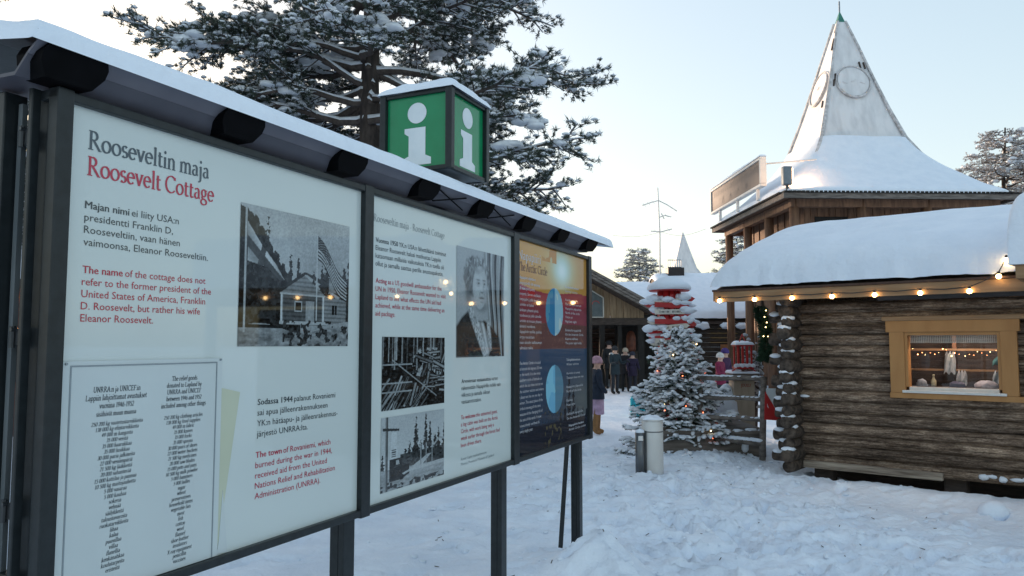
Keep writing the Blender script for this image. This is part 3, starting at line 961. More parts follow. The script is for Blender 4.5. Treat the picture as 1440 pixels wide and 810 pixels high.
def pic_arctic(X, Y):
    """sunset over dark blue night, two globes half lit; X, Y in 0..1 on a 1.37 x 1.4 m sheet"""
    c = np.zeros(X.shape + (3,))

    def put(mask, col):
        m = mask if mask.dtype != bool else mask.astype(float)
        c[...] = c * (1 - m[..., None]) + np.array(col) * m[..., None]
    put(np.ones_like(X), (.50, .24, .055))
    t = np.clip((Y - .78) / .22, 0, 1)
    put(np.exp(-((X - .25) / .35) ** 2) * t, (.62, .34, .09))
    gl = np.exp(-(((X - .60) / .22) ** 2 + ((Y - .90) / .13) ** 2))
    put(gl * .9, (.62, .50, .16)); put(np.exp(-(((X - .60) / .14) ** 2 + ((Y - .91) / .085) ** 2)), (.40, .62, .55))
    put(np.exp(-(((X - .60) / .085) ** 2 + ((Y - .90) / .055) ** 2)), (.75, .85, .82))
    n = fbm(X * 9, Y * 9, 91, 3)
    put((Y > .93) & (np.abs(X - .42) < .10) & (n > .4), (.50, .22, .03))
    h1 = .80 - .03 * X - .05 * np.sin(X * 5) * .4
    put(Y < h1, (.30, .05, .065))
    put((Y < h1) & (np.hypot((X - .18) / .6, (Y - .76)) < .07), (.42, .03, .03))
    put(Y < .70 + .04 * np.sin(X * 7), (.22, .05, .06))
    put((Y < .74 - .3 * np.abs(X - .8)) & (X > .55), (.24, .055, .075))
    put(Y < .62, (.135, .062, .058))
    put((Y < .62) & (fbm(X * 70, Y * 90, 92, 2) > .56), (.19, .085, .07))
    put(Y < .488, (.045, .075, .13))
    put((np.clip((.488 - Y) / .488, 0, 1)), (.028, .038, .058))
    put((Y < .488) & (fbm(X * 80, Y * 90, 93, 2) > .58), (.055, .08, .12))
    sky_r = np.exp(-(((X - .95) / .3) ** 2 + ((Y - .2) / .14) ** 2)) * .7
    put(sky_r, (.15, .16, .15))
    for i, (cx, hh, w) in enumerate([(.70, .36, .05), (.77, .30, .05), (.64, .24, .05), (.84, .17, .05), (.92, .16, .05), (.57, .18, .05), (.99, .15, .06)]):
        put(tree_mask(X, Y, cx, .0, hh, w, i * 4 + 3), (.016, .02, .03))
    put((Y < .10 + .04 * fbm(X * 20, Y * 3, 94, 2)), (.018, .022, .034))
    put((Y < .2) & (X > .35) & (X < .6) & (fbm(X * 40, Y * 40, 95, 2) > .55), (.10, .085, .05))
    for cy in (.680, .284):
        r = np.hypot((X - .488) * 1.37, (Y - cy) * 1.4)
        dsk = r < .171
        land = fbm(X * 9 + cy * 7, Y * 9, 96, 3) > .50
        put(dsk, (.045, .20, .36))
        put(dsk & land, (.09, .27, .38))
        rt = dsk & (X > .493)
        put(rt, (.30, .50, .58)); put(rt & land, (.48, .60, .57))
        if cy < .5:
            put(rt, (.10, .22, .30)); put(rt & land, (.20, .34, .30))
            lf = dsk & (X <= .493)
            put(lf, (.16, .42, .60)); put(lf & land, (.22, .52, .66))
    return c


# ------------------------------------------------------------------ information board
TH = 0.4299
BDX, BDY = math.sin(TH), math.cos(TH)
BL = Vector((0.5988 - BDX * 4.442, 6.156 - BDY * 4.442, 0))
BROT = math.atan2(BDY, BDX)
board = thing('information_board', 'long black framed display board with three text panels under a snow capped roof', 'notice board', BL, BROT)

ED = [(0.0, 1.387), (1.454, 2.989), (3.071, 4.442)]
ZB, ZT = 0.983, 2.38
panels = []
for i, (a, b) in enumerate(ED):
    p = MB().box((a - 0.01, 0.0, ZB - 0.01), (b + 0.01, 0.03, ZT + 0.01)).build('display_panel', M['panel'] if i < 2 else M['frame'], board)
    panels.append(p)
panels[0]['label'] = 'white panel with a serif title, a cottage picture and a pinned list'
panels[1]['label'] = 'white panel with a portrait and two small pictures'
panels[2]['label'] = 'sunset and night coloured panel with two globes'
# frame
fb = MB()
YF = -0.022
fb.box((-0.048, YF, ZT), (4.512, 0.06, ZT + 0.028), bev=0.004)
fb.box((-0.048, YF, ZB - 0.03), (4.512, 0.06, ZB), bev=0.004)
for a, b in ((-0.048, 0.0), (1.387, 1.454), (2.989, 3.071), (4.442, 4.512)):
    fb.box((a, YF - 0.003, ZB - 0.036), (b, 0.018, ZT + 0.032), bev=0.004)
fb.build('frame', M['frame'], board)
# back case and the slotted end nearest the camera
bc = MB()
bc.box((0.0, 0.07, ZB), (4.44, 0.135, ZT), bev=0.004)
bc.build('back_case', M['frame'], board)
ec = MB()
ec.box((-0.03, 0.022, ZB - 0.03), (-0.0, 0.094, ZT + 0.02))
ec.box((-0.072, 0.05, ZB - 0.04), (-0.046, 0.066, ZT + 0.03), bev=0.003)
ec.box((-0.085, 0.15, ZB - 0.04), (-0.02, 0.20, ZT + 0.03), bev=0.004)
ec.build('end_post', M['frame'], board)
es = MB()
es.box((-0.05, 0.124, ZB - 0.02), (-0.035, 0.142, ZT + 0.0))
es.build('end_strip', M['frame_grey'], board)
for z in (1.25, 1.72, 2.28):
    hg = MB()
    hg.tube([(-0.062, 0.105, z - 0.03), (-0.062, 0.105, z + 0.03)], 0.008, 8)
    hg.box((-0.058, 0.085, z - 0.022), (-0.052, 0.112, z + 0.022))
    hg.tube([(-0.056, 0.098, z + 0.02), (-0.072, 0.098, z + 0.02)], 0.006, 6)
    hg.build('hinge', M['dark_metal'], board)
# posts
for s in (1.44, 3.05, 4.50):
    pb = MB()
    w = 0.034 if s > 4 else 0.04
    pb.box((s - w, 0.075, -0.35), (s + w, 0.105, ZB + 0.2), bev=0.004)
    pb.box((s - w, 0.106, -0.35), (s - w + 0.022, 0.15, ZB + 0.2), bev=0.003)
    pb.box((s + w - 0.022, 0.106, -0.35), (s + w, 0.15, ZB + 0.2), bev=0.003)
    pb.build('post', M['frame'], board)
MB().bar((4.40, 0.15, ZB), (4.36, 0.20, 0.1), 0.022, 0.03).build('brace', M['frame'], board)
MB().box((-0.06, 0.08, -0.35), (0.05, 0.14, ZB + 0.1), bev=0.004).build('post', M['frame'], board)

# roof: shallow gable over the case, folded soffit, black brackets, snow
R0, R1 = -0.14, 4.86
YE, YB, YR = -0.085, 0.345, 0.13
ZE = 2.502
rf = MB()
slope = 0.14
zr = ZE + (YR - YE) * slope
rf.prism([(YE, ZE), (YR, zr), (YB, ZE), (YB, ZE + 0.018), (YR, zr + 0.02), (YE, ZE + 0.018)], R0, R1, axis='x')
roof = rf.build('roof', M['frame'], board)
MB().box((R0, YE - 0.008, ZE - 0.006), (R1, YE - 0.002, ZE + 0.02)).build('drip_edge', M['fascia_dark'], roof)
sf = MB()
sf.prism([(-0.040, 2.466), (0.012, ZT + 0.036), (0.2, ZT + 0.04), (0.2, ZT + 0.05), (0.012, ZT + 0.046), (-0.040, 2.476)], R0 + 0.01, 4.52, axis='x')
sf.build('soffit', M['soffit'], roof)
s2 = MB()
s2.prism([(YE + 0.003, ZE - 0.004), (-0.041, 2.467), (-0.041, 2.476), (YE + 0.003, ZE + 0.002)], R0 + 0.01, 4.52, axis='x')
s2.build('soffit_edge', M['soffit_light'], roof)
xs = [-0.02 + 0.630 * k for k in range(8)]
for k, s in enumerate(xs):
    bm_ = MB()
    q = 1.0 if k < 7 else 1.25
    oct_ = [(-0.068, 2.416), (0.068, 2.416), (0.094, 2.452), (0.096, 2.476), (0.082, 2.503), (-0.082, 2.503), (-0.096, 2.476), (-0.094, 2.452)]
    bm_.prism([(s + a * q, b) for a, b in oct_], -0.05, 0.03, axis='y')
    bm_.v = [(x, y - (0.046 * (z - 2.412) / 0.09 if y < 0 else 0), z) for x, y, z in bm_.v]
    bm_.build('bracket', M['bracket'], roof)
wr = MB()
for k in (3, 4):
    s = xs[k] + 0.2
    wr.tube([(s - 0.10, -0.07, 2.48), (s + 0.22, -0.035, 2.42)], 0.004, 5)
    wr.tube([(s - 0.10, -0.035, 2.42), (s + 0.2, -0.07, 2.48)], 0.004, 5)
wr.build('tie_wire', M['bracket'], roof)
# snow on both slopes, in one sheet
nu, nv = 160, 26
u = np.linspace(R0 - 0.02, R1 + 0.03, nu)
v = YE - 0.018 + (YB - YE + 0.036) * (0.5 - 0.5 * np.cos(np.linspace(0, PI, nv)))
U, W = np.meshgrid(u, v, indexing='ij')
de = np.minimum(np.minimum(W - v[0], v[-1] - W), np.minimum(U - u[0], u[-1] - U))
h = (1 - (1 - np.clip(de / 0.075, 0, 1)) ** 2.6) ** (1 / 2.6)
Z = ZE + 0.018 + np.minimum((W - YE), (YB - W)).clip(0) * slope + h * (0.046 + 0.035 * (fbm(U * 2.2, W * 5, 5, 4) - 0.47)) - 0.03 * (1 - h)
Vv = np.stack([U, W, Z], -1).reshape(-1, 3)
arr_mesh('snow_cover', Vv, grid_faces(nu, nv), M['snow'], roof, smooth=True)

roof.rotation_euler.y = -0.007

# ---- what is printed on the panels
YT = -0.0012
p1, p2, p3 = panels
t = serif(MB(), 'Rooseveltin maja', 0.062, 2.264, YT, 0.083, 0.452, weight=1.35); t.build('title', M['ink_title'], p1)
t = serif(MB(), 'Roosevelt Cottage', 0.062, 2.188, YT, 0.083, 0.476, weight=1.35); t.build('title', M['ink_red'], p1)
para([[('Majan nimi', True), ('ei liity USA:n', False)], 'presidentti Franklin D,', 'Rooseveltiin, vaan hänen', 'vaimoonsa, Eleanor Rooseveltiin.'],
     0.061, 2.090, 0.0358, 0.0215, 0.458, YT).build('paragraph', M['ink'], p1)
para([[('The name', True), ('of the cottage does not', False)], 'refer to the former president of the', 'United States of America, Franklin', 'D. Roosevelt, but rather his wife', 'Eleanor Roosevelt.'],
     0.061, 1.903, 0.0347, 0.0212, 0.476, YT).build('paragraph', M['ink_red'], p1)
para([[('Sodassa 1944', True), ('palanut Rovaniemi', False)], 'sai apua jälleenrakennukseen', 'YK:n hätäapu- ja jälleenrakennus-', 'järjestö UNRRA:lta.'],
     0.772, 1.478, 0.0385, 0.0215, 0.47, YT).build('paragraph', M['ink'], p1)
para([[('The town', True), ('of Rovaniemi, which', False)], 'burned during the war in 1944,', 'received aid from the United', 'Nations Relief and Rehabilitation', 'Administration (UNRRA).'],
     0.768, 1.287, 0.0368, 0.0215, 0.462, YT).build('paragraph', M['ink_red'], p1)
printed('printed_picture', p1, 0.664, 1.304, 1.692, 2.21, -0.002, pic_cottage, 260, 210)
# pinned list over a yellowed sheet
MB().prism([(0.592, 1.55), (0.682, 1.53), (0.60, 1.03), (0.592, 1.0)], -0.0025, -0.0010, axis='y').build('yellow_sheet', M['paper_yellow'], p1)
MB().prism([(0.60, 1.03), (0.592, 0.99), (0.640, 0.985), (0.612, 1.2)], -0.004, -0.0026, axis='y').build('torn_corner', M['paper'], p1)
sheet = MB().box((0.012, -0.006, 0.985), (0.592, -0.0012, 1.652)).build('pinned_sheet', M['paper'], p1)
rule = MB()
for a, b, c_, d_ in ((0.033, 0.0375, 0.985, 1.640), (0.5645, 0.569, 0.985, 1.640), (0.0378, 0.5642, 1.6355, 1.640)):
    rule.box((a, -0.0075, c_), (b, -0.0066, d_))
for sx_, sz_ in ((0.020, 1.645), (0.583, 1.647)):
    rule.tube([(sx_, -0.006, sz_), (sx_, -0.010, sz_)], 0.004, 8)
rule.build('ruled_border', M['ink_grey'], p1)
ls = MB(); YL = -0.0068


def centered(txt, s, z, size, slant, w, sq=0.86):
    adv = sum(0.22 if c == ' ' else GL[c][1] for c in txt)
    serif(ls, txt, s, z, YL, size, adv * size * sq, slant, 0.11, 0.05, True, w)


for k, tx in enumerate(['UNRRA:n ja UNICEF:in', 'Lappiin lahjoittamat avustukset', 'vuosina 1946-1952', 'sisälsivät muun muassa']):
    centered(tx, 0.185, 1.561 - k * 0.0232, 0.0235 if k != 3 else 0.021, 0.12, 1.0, 0.74)
left = ['250 200 kg vaatetustarvikkeita', '138 000 kg elintarvikkeita', '49 000 m kangasta', '35 000 veistä', '35 000 haarukkaa', '35 000 lusikkaa', '30 000 paria jalkineita', '22 000 vesiämpäriä', '21 500 kg lääkkeitä', '20 000 sahanterää', '15 000 kattilaa ja pannua', '10 500 kg maitojauhetta', '5 000 vasaraa', '5 000 kauhaa', 'sokeria', 'vehnää', 'säilykkeitä', 'taloustavaroita', 'ruokatarvikkeita', 'lihaa', 'kalaa', 'puuvillaa', 'villaa', 'flanellia', 'kenkänahkaa', 'koulutarpeita', 'eristeitä']
for k, tx in enumerate(left):
    centered(tx, 0.190, 1.464 - k * 0.0163, 0.0178, 0.22, 0.95)
for k, tx in enumerate(['The relief goods', 'donated to Lapland by', 'UNRRA and UNICEF', 'between 1946 and 1952', 'included among other things']):
    centered(tx, 0.432, 1.583 - k * 0.0212, 0.0215, 0.12, 1.0, 0.78)
right = ['250 200 kg clothing articles', '138 000 kg food supplies', '49 000 m fabric', '35 000 knives', '35 000 forks', '35 000 spoons', '30 000 pairs of shoes', '22 000 water buckets', '21 500 kg medicines', '20 000 saw blades', '15 000 pots and pans', '10 500 kg milk powder', '5 000 hammers', '5 000 ladles', 'sugar', 'wheat', 'preservatives', 'household items', 'vegetable fats', 'meat', 'fish', 'cotton', 'wool', 'flannel', 'shoe leather', 'insulators', 'X-ray equipment', 'penicillin', 'vaccines']
for k, tx in enumerate(right):
    centered(tx, 0.432, 1.462 - k * 0.0163, 0.0178, 0.22, 0.95)
ls.build('typed_list', M['ink'], p1)
# panel two
t = MB(); serif(t, 'Rooseveltin maja - Roosevelt Cottage', 1.483, 2.263, YT, 0.052, 0.655); t.build('title', M['ink_grey'], p2)
para([[('Vuonna 1950', True), ('YK:n USA:n lähettiläänä toiminut', False)], 'Eleanor Roosevelt halusi matkustaa Lappiin', 'katsomaan millaisia vaikutuksia YK:n tuella oli', 'ollut ja samalla saattaa perille avustuspaketin.'],
     1.503, 2.168, 0.0362, 0.0225, 0.652, YT).build('paragraph', M['ink'], p2)
para([[('Acting as', True), ('a US goodwill ambassador for the', False)], 'UN in 1950, Eleanor Roosevelt wanted to visit', 'Lapland to see what effects the UN aid had', 'achieved, while at the same time delivering an', 'aid package.'],
     1.507, 1.981, 0.0378, 0.0225, 0.648, YT).build('paragraph', M['ink_red'], p2)
para([[('Arvovieraan vastaanottoa', True), ('varten', False)], 'rakennettiin Napapiirille mökki vain', 'viikossa ja samalla oikean', 'vastaanottotalon.'],
     2.336, 1.485, 0.0377, 0.022, 0.50, YT).build('paragraph', M['ink'], p2)
para([[('To welcome', True), ('this esteemed guest,', False)], 'a log cabin was built on the Arctic', 'Circle, with work being only a', 'week earlier through the forest had', 'been driven there.'],
     2.332, 1.287, 0.0377, 0.022, 0.49, YT).build('paragraph', M['ink_red'], p2)
para(['Kuvat: Lapin maakuntamuseo', 'Photos: Provincial Museum of Lapland'], 2.334, 1.065, 0.028, 0.015, 0.41, YT).build('caption', M['ink_grey'], p2)
printed('printed_portrait', p2, 2.272, 2.884, 1.627, 2.243, -0.002, pic_portrait, 200, 210)
printed('printed_picture', p2, 1.564, 2.144, 1.392, 1.734, -0.002, pic_logs, 210, 150)
printed('printed_picture', p2, 1.564, 2.144, 1.020, 1.361, -0.002, pic_road, 210, 150)
# panel three
printed('printed_background', p3, 3.071, 4.442, ZB, ZT, -0.0012, pic_arctic, 260, 280)
YP = -0.0024
t = MB(); serif(t, 'Napapiiri'.replace('N', 'N'), 3.10, 2.255, YP, 0.09, 0.38); t.build('title', M['ink_white'], p3)
t = MB(); serif(t, 'The Arctic Circle', 3.10, 2.182, YP, 0.085, 0.50, weight=1.2); t.build('title', M['ink_brown'], p3)
fi = [[('Napapiiri sijaitsee', True)], 'leveyspiirillä 66 astetta', [('33 min.', True), ('pohjoista', False)], 'leveyttä. Se on eteläisin', 'leveyspiiri, jolla kesällä', 'aurinko ei laske', 'lainkaan yhtenä yönä', 'vuodessa ja jolla talvella', 'aurinko ei nouse yhtenä', 'päivänä vuodessa.', 'Napapiirin tarkka paikka', 'siirtyy vuosittain', 'maan akselin kallistuman', 'vaihtelun takia.']
para(fi, 3.106, 2.128, 0.0355, 0.019, 0.385, YP).build('paragraph', M['ink_white'], p3)
para_blocks([[('Kesäpäivänseisaus', True)], 'Summer solstice', '', [('Aurinko ei laske', False)], 'The sun does not set', [('Napapiirin yläpuolella', False)], 'North of the circle', [('Yötön yö', False)], 'Nightless night', '', [('Eteläisellä napapiirillä', False)], 'On the Antarctic Circle', [('Kaamos vallitsee', False)], 'The polar night holds'], 3.955, 2.122, 0.0325, 0.017, 0.40, YP, M['ink_white'], p3)
en = [[('The Arctic Circle', True), ('is located', False)], 'at latitude 66 degrees 33 min', 'to the north. It is the most', 'southern circle of latitude on', 'which the sun does not set on', 'the summer solstice and where', 'it does not rise on one day in', 'winter. The exact place of the', 'circle is moving all the time', 'because of the changing tilt of', 'the axis of the earth. It now', 'moves slowly northwards', 'every single year.']
para(en, 3.114, 1.567, 0.0365, 0.019, 0.41, YP).build('paragraph', M['ink_white'], p3)
para_blocks([[('Talvipäivänseisaus', True)], 'Winter solstice', '', 'Aurinko ei nouse', 'The sun does not rise', '', 'Napapiirin yläpuolella', 'North of the circle', '', 'Kaamos', 'Polar night', '', 'Eteläisellä napapiirillä', 'On the Antarctic Circle'], 3.975, 1.575, 0.0335, 0.017, 0.41, YP, M['ink_white'], p3)
para([[('Napapiirin keskus', True)], 'Arctic Circle centre'], 4.02, 1.085, 0.03, 0.017, 0.38, YP).build('caption', M['ink_white'], p3)
# ------------------------------------------------------------------ green information cube over the board
A = 0.415
cx0, cyc, cz0 = 2.287, 0.145, 2.628
iloc = BL + Vector((BDX * cx0 - BDY * cyc, BDY * cx0 + BDX * cyc, 2.50))
info = thing('information_sign', 'green cube sign with a white letter i on each face above the board roof', 'info sign', iloc, BROT)
h = A / 2
zb = cz0 - 2.50
zt = zb + 0.438
mb = MB()
mb.box((-h + 0.012, -h + 0.012, zb + 0.006), (h - 0.012, h - 0.012, zt - 0.006))
mb.build('case', M['grey_metal'], info)
fr = MB()
w = 0.019
for sx in (-1, 1):
    for sy in (-1, 1):
        fr.box((sx * h - w, sy * h - w, zb), (sx * h + w, sy * h + w, zt), bev=0.004)
for z in (zb, zt - 0.022):
    for sgn in (-1, 1):
        fr.box((-h + w + 0.001, sgn * h - 0.012, z + 0.001), (h - w - 0.001, sgn * h + 0.012, z + 0.021))
        fr.box((sgn * h - 0.012, -h + w + 0.001, z + 0.001), (sgn * h + 0.012, h - w - 0.001, z + 0.021))
fr.build('frame', M['frame'], info)


def letter_i(mb, P):
    c = [(0.0 + 0.052 * math.cos(k * PI / 14), 0.305 + 0.052 * math.sin(k * PI / 14)) for k in range(28)]
    mb.add([P(a, b) for a, b in c], [tuple(range(28))])
    o = [(-0.078, 0.045), (0.078, 0.045), (0.078, 0.078), (0.047, 0.092), (0.047, 0.232), (-0.068, 0.232), (-0.068, 0.207), (-0.045, 0.192), (-0.045, 0.092), (-0.078, 0.078)]
    mb.add([P(a, b) for a, b in o], [tuple(range(len(o)))])


for (ux, uy), (nx_, ny_) in (((1, 0), (0, -1)), ((0, -1), (-1, 0)), ((0, 1), (1, 0)), ((-1, 0), (0, 1))):
    face = MB()
    q = h - 0.006
    P = lambda a, b, d=0.0: (ux * a + nx_ * (q + d), uy * a + ny_ * (q + d), zb + b)
    face.add([P(-h + 0.02, 0.02), P(h - 0.02, 0.02), P(h - 0.02, 0.418), P(-h + 0.02, 0.418)], [(0, 1, 2, 3)])
    fo = face.build('face', M['green'], info)
    li = MB(); letter_i(li, lambda a, b: P(a * 1.15, b * 1.1 - 0.012, 0.0015))
    li.build('letter', M['sign_white'], fo)
MB().box((-0.045, -0.045, -0.12), (0.045, 0.045, zb + 0.01)).build('mount', M['bracket'], info)
V, F = snow_sheet((-h - 0.03, -h - 0.03, zt), (h + 0.03, -h - 0.03, zt), (h + 0.03, h + 0.03, zt), (-h - 0.03, h + 0.03, zt), 0.05, 0.07, 26, 26, seed=4, amp=0.02, power=2.4, freq=5)
arr_mesh('snow_cap', V, F, M['snow'], info, smooth=True)

# ------------------------------------------------------------------ trees
TRI_N = 20


def needle_tufts(pos, dirs, size, n, seed, width=0.0058, spread=1.1):
    """needle clusters: thin blades fanning out of every point"""
    r = np.random.default_rng(seed)
    K = len(pos)
    d = dirs[:, None, :] + r.normal(0, spread, (K, n, 3)) * 0.62
    d /= np.linalg.norm(d, axis=2, keepdims=True)
    L = size[:, None] * r.uniform(0.65, 1.15, (K, n))
    a = r.normal(0, 1, (K, n, 3))
    s = np.cross(d, a); s /= np.linalg.norm(s, axis=2, keepdims=True) + 1e-9
    base = pos[:, None, :] + r.normal(0, 0.16, (K, n, 3)) * size[:, None, None]
    w = width * r.uniform(0.7, 1.4, (K, n, 1))
    v0 = base - s * w; v1 = base + s * w; v2 = base + d * L[..., None]
    V = np.stack([v0, v1, v2], 2).reshape(-1, 3)
    F = np.arange(len(V)).reshape(-1, 3)
    return V, F


def blobs(pos, rad, flat, seed, sub=2, jit=0.14, up=None):
    r = np.random.default_rng(seed)
    BV, BF = ICO[sub]
    K = len(pos)
    nb = len(BV)
    j = 1 + r.uniform(-jit, jit, (K, nb, 1))
    sc = np.stack([rad * r.uniform(0.8, 1.35, K), rad * r.uniform(0.8, 1.35, K), rad * flat], 1)[:, None, :]
    P = BV[None] * j * sc
    P[..., 2] = np.where(P[..., 2] < 0, P[..., 2] * 0.35, P[..., 2])
    a = r.uniform(0, 2 * PI, K)
    ca, sa = np.cos(a)[:, None], np.sin(a)[:, None]
    X = P[..., 0] * ca - P[..., 1] * sa; Y = P[..., 0] * sa + P[..., 1] * ca
    P = np.stack([X, Y, P[..., 2]], -1) + pos[:, None, :]
    F = (BF[None] + (np.arange(K) * nb)[:, None, None]).reshape(-1, 3)
    return P.reshape(-1, 3), F


def make_pine(seed, H=11.75, z0=3.7, ztop=11.6, spread=2.95, limbs=84, trunk_r=0.25, label='', group=None, extra=()):
    r = random.Random(seed)
    root = thing('pine_tree', label, 'pine tree', (0, 0, 0), 0, group)
    tk = MB()
    pts = [(0.10 * math.sin(k * 0.7), 0.08 * math.cos(k * 0.9), H * k / 14) for k in range(15)]
    tk.tube([(0, 0, -0.3)] + pts, [trunk_r * 1.25] + [trunk_r * (1 - 0.86 * k / 14) for k in range(15)], 14, jit=0.06)
    wood = MB()
    tp, td, ts = [], [], []
    snow_p, snow_r = [], []
    strip = MB()
    specs = []
    for i in range(limbs):
        f = i / (limbs - 1)
        z = z0 + (ztop - z0) * f ** 0.95
        az = i * 2.4 + r.uniform(-0.4, 0.4)
        L = spread * (1.0 - 0.72 * max(0, (f - 0.42) / 0.58) ** 1.3) * r.uniform(0.72, 1.1)
        specs.append((z, az, L, r.uniform(-0.16, 0.42) - 0.18 * (1 - f)))
    specs = [q for q in specs if not (q[0] < 5.6 and math.sin(q[1]) < -0.75)]
    specs += list(extra)
    for z, az, L, rise in specs:
        d = Vector((math.cos(az), math.sin(az), 0))
        side = Vector((-d.y, d.x, 0))
        c1, c2 = r.uniform(-.25, .25), r.uniform(-.2, .2)
        limb = []
        nL = 9
        for k in range(nL + 1):
            t = k / nL
            limb.append(Vector((0, 0, z)) + d * (L * t) + side * (L * (c1 * t * t + 0.07 * math.sin(t * 7 + az))) + Vector((0, 0, L * (rise * t - 0.20 * t * t + 0.12 * t ** 4 + 0.03 * math.sin(t * 9 + az * 3)))))
        r0 = 0.015 + 0.018 * L * r.uniform(0.7, 1.2)
        wood.tube(limb, [r0 * (1 - 0.8 * k / nL) for k in range(nL + 1)], 7, jit=0.1)
        strip.tube([p + Vector((0, 0, r0 * (1 - 0.8 * k / nL) * 0.75)) for k, p in enumerate(limb)], [r0 * (1.0 - 0.75 * k / nL) for k in range(nL + 1)], 7, jit=0.2, squash=0.75)
        nsub = max(6, int(L / 0.105))
        for j in range(nsub):
            t0_ = 0.27 if z < 7.0 else 0.18
            t = t0_ + (1 - t0_) * (j + r.random()) / nsub
            q = t * nL; k = min(int(q), nL - 1)
            p = limb[k].lerp(limb[k + 1], q - k)
            sgn = 1 if j % 2 else -1
            l2 = (0.35 + 0.65 * L / 3) * r.uniform(0.4, 0.95) * (1.15 - 0.55 * t)
            dd = (d * r.uniform(0.45, 1.0) + side * sgn * r.uniform(0.5, 1.0) + Vector((0, 0, r.uniform(-0.5, 0.65)))).normalized()
            sub = [p + dd * (l2 * s) + Vector((0, 0, -0.10 * l2 * s * s)) for s in (0, 0.33, 0.66, 1)]
            wood.tube(sub, [0.013, 0.010, 0.008, 0.005], 5)
            strip.tube([v + Vector((0, 0, 0.011)) for v in sub], [0.012, 0.013, 0.013, 0.009], 5, jit=0.3, squash=0.8)
            ntw = max(3, int(l2 / 0.075))
            for m in range(ntw):
                s = 0.25 + 0.75 * (m + r.random()) / ntw
                b = sub[0].lerp(sub[3], s)
                sd = dd.cross(Vector((0, 0, 1))).normalized() * (1 if m % 2 else -1)
                td_ = (dd * r.uniform(0.4, 1) + sd * r.uniform(0.2, 1) + Vector((0, 0, r.uniform(-0.35, 0.55)))).normalized()
                l3 = r.uniform(0.07, 0.26)
                e = b + td_ * l3
                wood.tube([b, e], [0.006, 0.004], 3, cap=False)
                for g in range(2):
                    pp = b.lerp(e, 0.55 + 0.5 * g)
                    tp.append(pp[:]); td.append((td_ * 0.9 + Vector((0, 0, 0.25)))[:]); ts.append(r.uniform(0.055, 0.10))
                if r.random() < 0.86:
                    snow_p.append((e + Vector((0, 0, r.uniform(0.0, 0.04))))[:]); snow_r.append(r.uniform(0.016, 0.05))
                    if r.random() < 0.5:
                        snow_p.append((b.lerp(e, 0.4) + Vector((r.uniform(-.02, .02), r.uniform(-.02, .02), 0.02)))[:]); snow_r.append(r.uniform(0.014, 0.035))
            if r.random() < 0.5:
                snow_p.append((sub[2] + Vector((0, 0, 0.03)))[:]); snow_r.append(r.uniform(0.05, 0.10))
            if r.random() < 0.07:
                for q in range(7):
                    snow_p.append((sub[1].lerp(sub[3], r.random()) + Vector((r.uniform(-.1, .1), r.uniform(-.1, .1), r.uniform(-0.02, 0.1))))[:]); snow_r.append(r.uniform(0.08, 0.15))
    tp, td, ts = np.array(tp), np.array(td), np.array(ts)
    tk.build('trunk', M['bark'], root, smooth=True)
    wood.build('branches', M['twig'], root, smooth=True)
    V, F = needle_tufts(tp, td, ts, TRI_N, seed)
    arr_mesh('needles', V, F, M['needle'], root)
    V, F = blobs(np.array(snow_p), np.array(snow_r), 0.62, seed + 1)
    o = len(V)
    sn = strip.build('snow_load', M['snow_tree'], root, smooth=True)
    arr_mesh('snow_clumps', V, F, M['snow_tree'], root, smooth=True)
    return root


pine = make_pine(11, label='tall snow laden pine with a dark trunk towering behind the display board',
                 extra=[(5.35, 2.75, 3.0, 0.02), (4.75, 2.95, 2.7, 0.05), (4.5, -0.25, 3.2, 0.05), (4.2, 0.35, 3.0, 0.0), (5.2, -0.6, 3.3, 0.08), (5.9, 0.1, 3.3, 0.05), (6.1, 3.4, 3.2, 0.05), (4.35, -1.0, 2.8, 0.0), (5.7, 3.0, 2.9, 0.0), (6.2, 2.75, 2.9, 0.02), (5.5, 3.5, 2.7, 0.03), (6.4, 3.3, 2.7, -0.02), (5.2, 3.15, 2.6, 0.1)])
pine.location = (-2.12, 11.6, 0)


def pine_at(x, y, sc, rz, label, group=None):
    c = copy_tree(pine)
    c.location = (x, y, -0.05); c.scale = (sc, sc, sc); c.rotation_euler = (0, 0, rz)
    c['label'] = label
    if group:
        c['group'] = group
    elif 'group' in c:
        del c['group']
    return c


p = at(900, 484, 51)
pine_at(p.x, p.y, 0.70, 1.0, 'far small pine standing above the low roof left of the antenna mast')
p = at(1040, 484, 51)
pine_at(p.x, p.y, 0.80, 2.2, 'dark far pine peeking out under the left eave of the pointed roof')
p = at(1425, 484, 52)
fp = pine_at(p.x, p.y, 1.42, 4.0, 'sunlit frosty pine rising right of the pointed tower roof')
frosty = mat('frosted_sunlit_needles', (0.42, 0.37, 0.34), (0.22, 0.19, 0.17), 1.5, 0.8)  # frost paleness, with the warmth of low sunlight mixed into the needle colour
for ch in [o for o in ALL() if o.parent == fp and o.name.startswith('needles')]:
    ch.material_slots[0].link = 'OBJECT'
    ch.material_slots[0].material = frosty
pine_at(-11.9, 13.6, 0.98, 0.6, 'pine at the left edge of the photo half hidden by the board roof')
for k, (x, y, sc) in enumerate([(-20, 16, 1.0), (-21, 22, 1.12), (-20.5, 28, 1.0), (-19.5, 34, 1.05), (-18.5, 40, 1.1), (-17, 46, 1.1), (-15.5, 52, 1.15), (-14, 59, 1.2), (-20, 31, 1.1), (-17.5, 43, 1.1)]):  # unseen tree row added to keep the low sun off the foreground
    pine_at(x, y, sc, k * 1.3, 'unseen snowy pine in the row added behind the red shop to shade low sun', 'added shade pines behind the red shop')

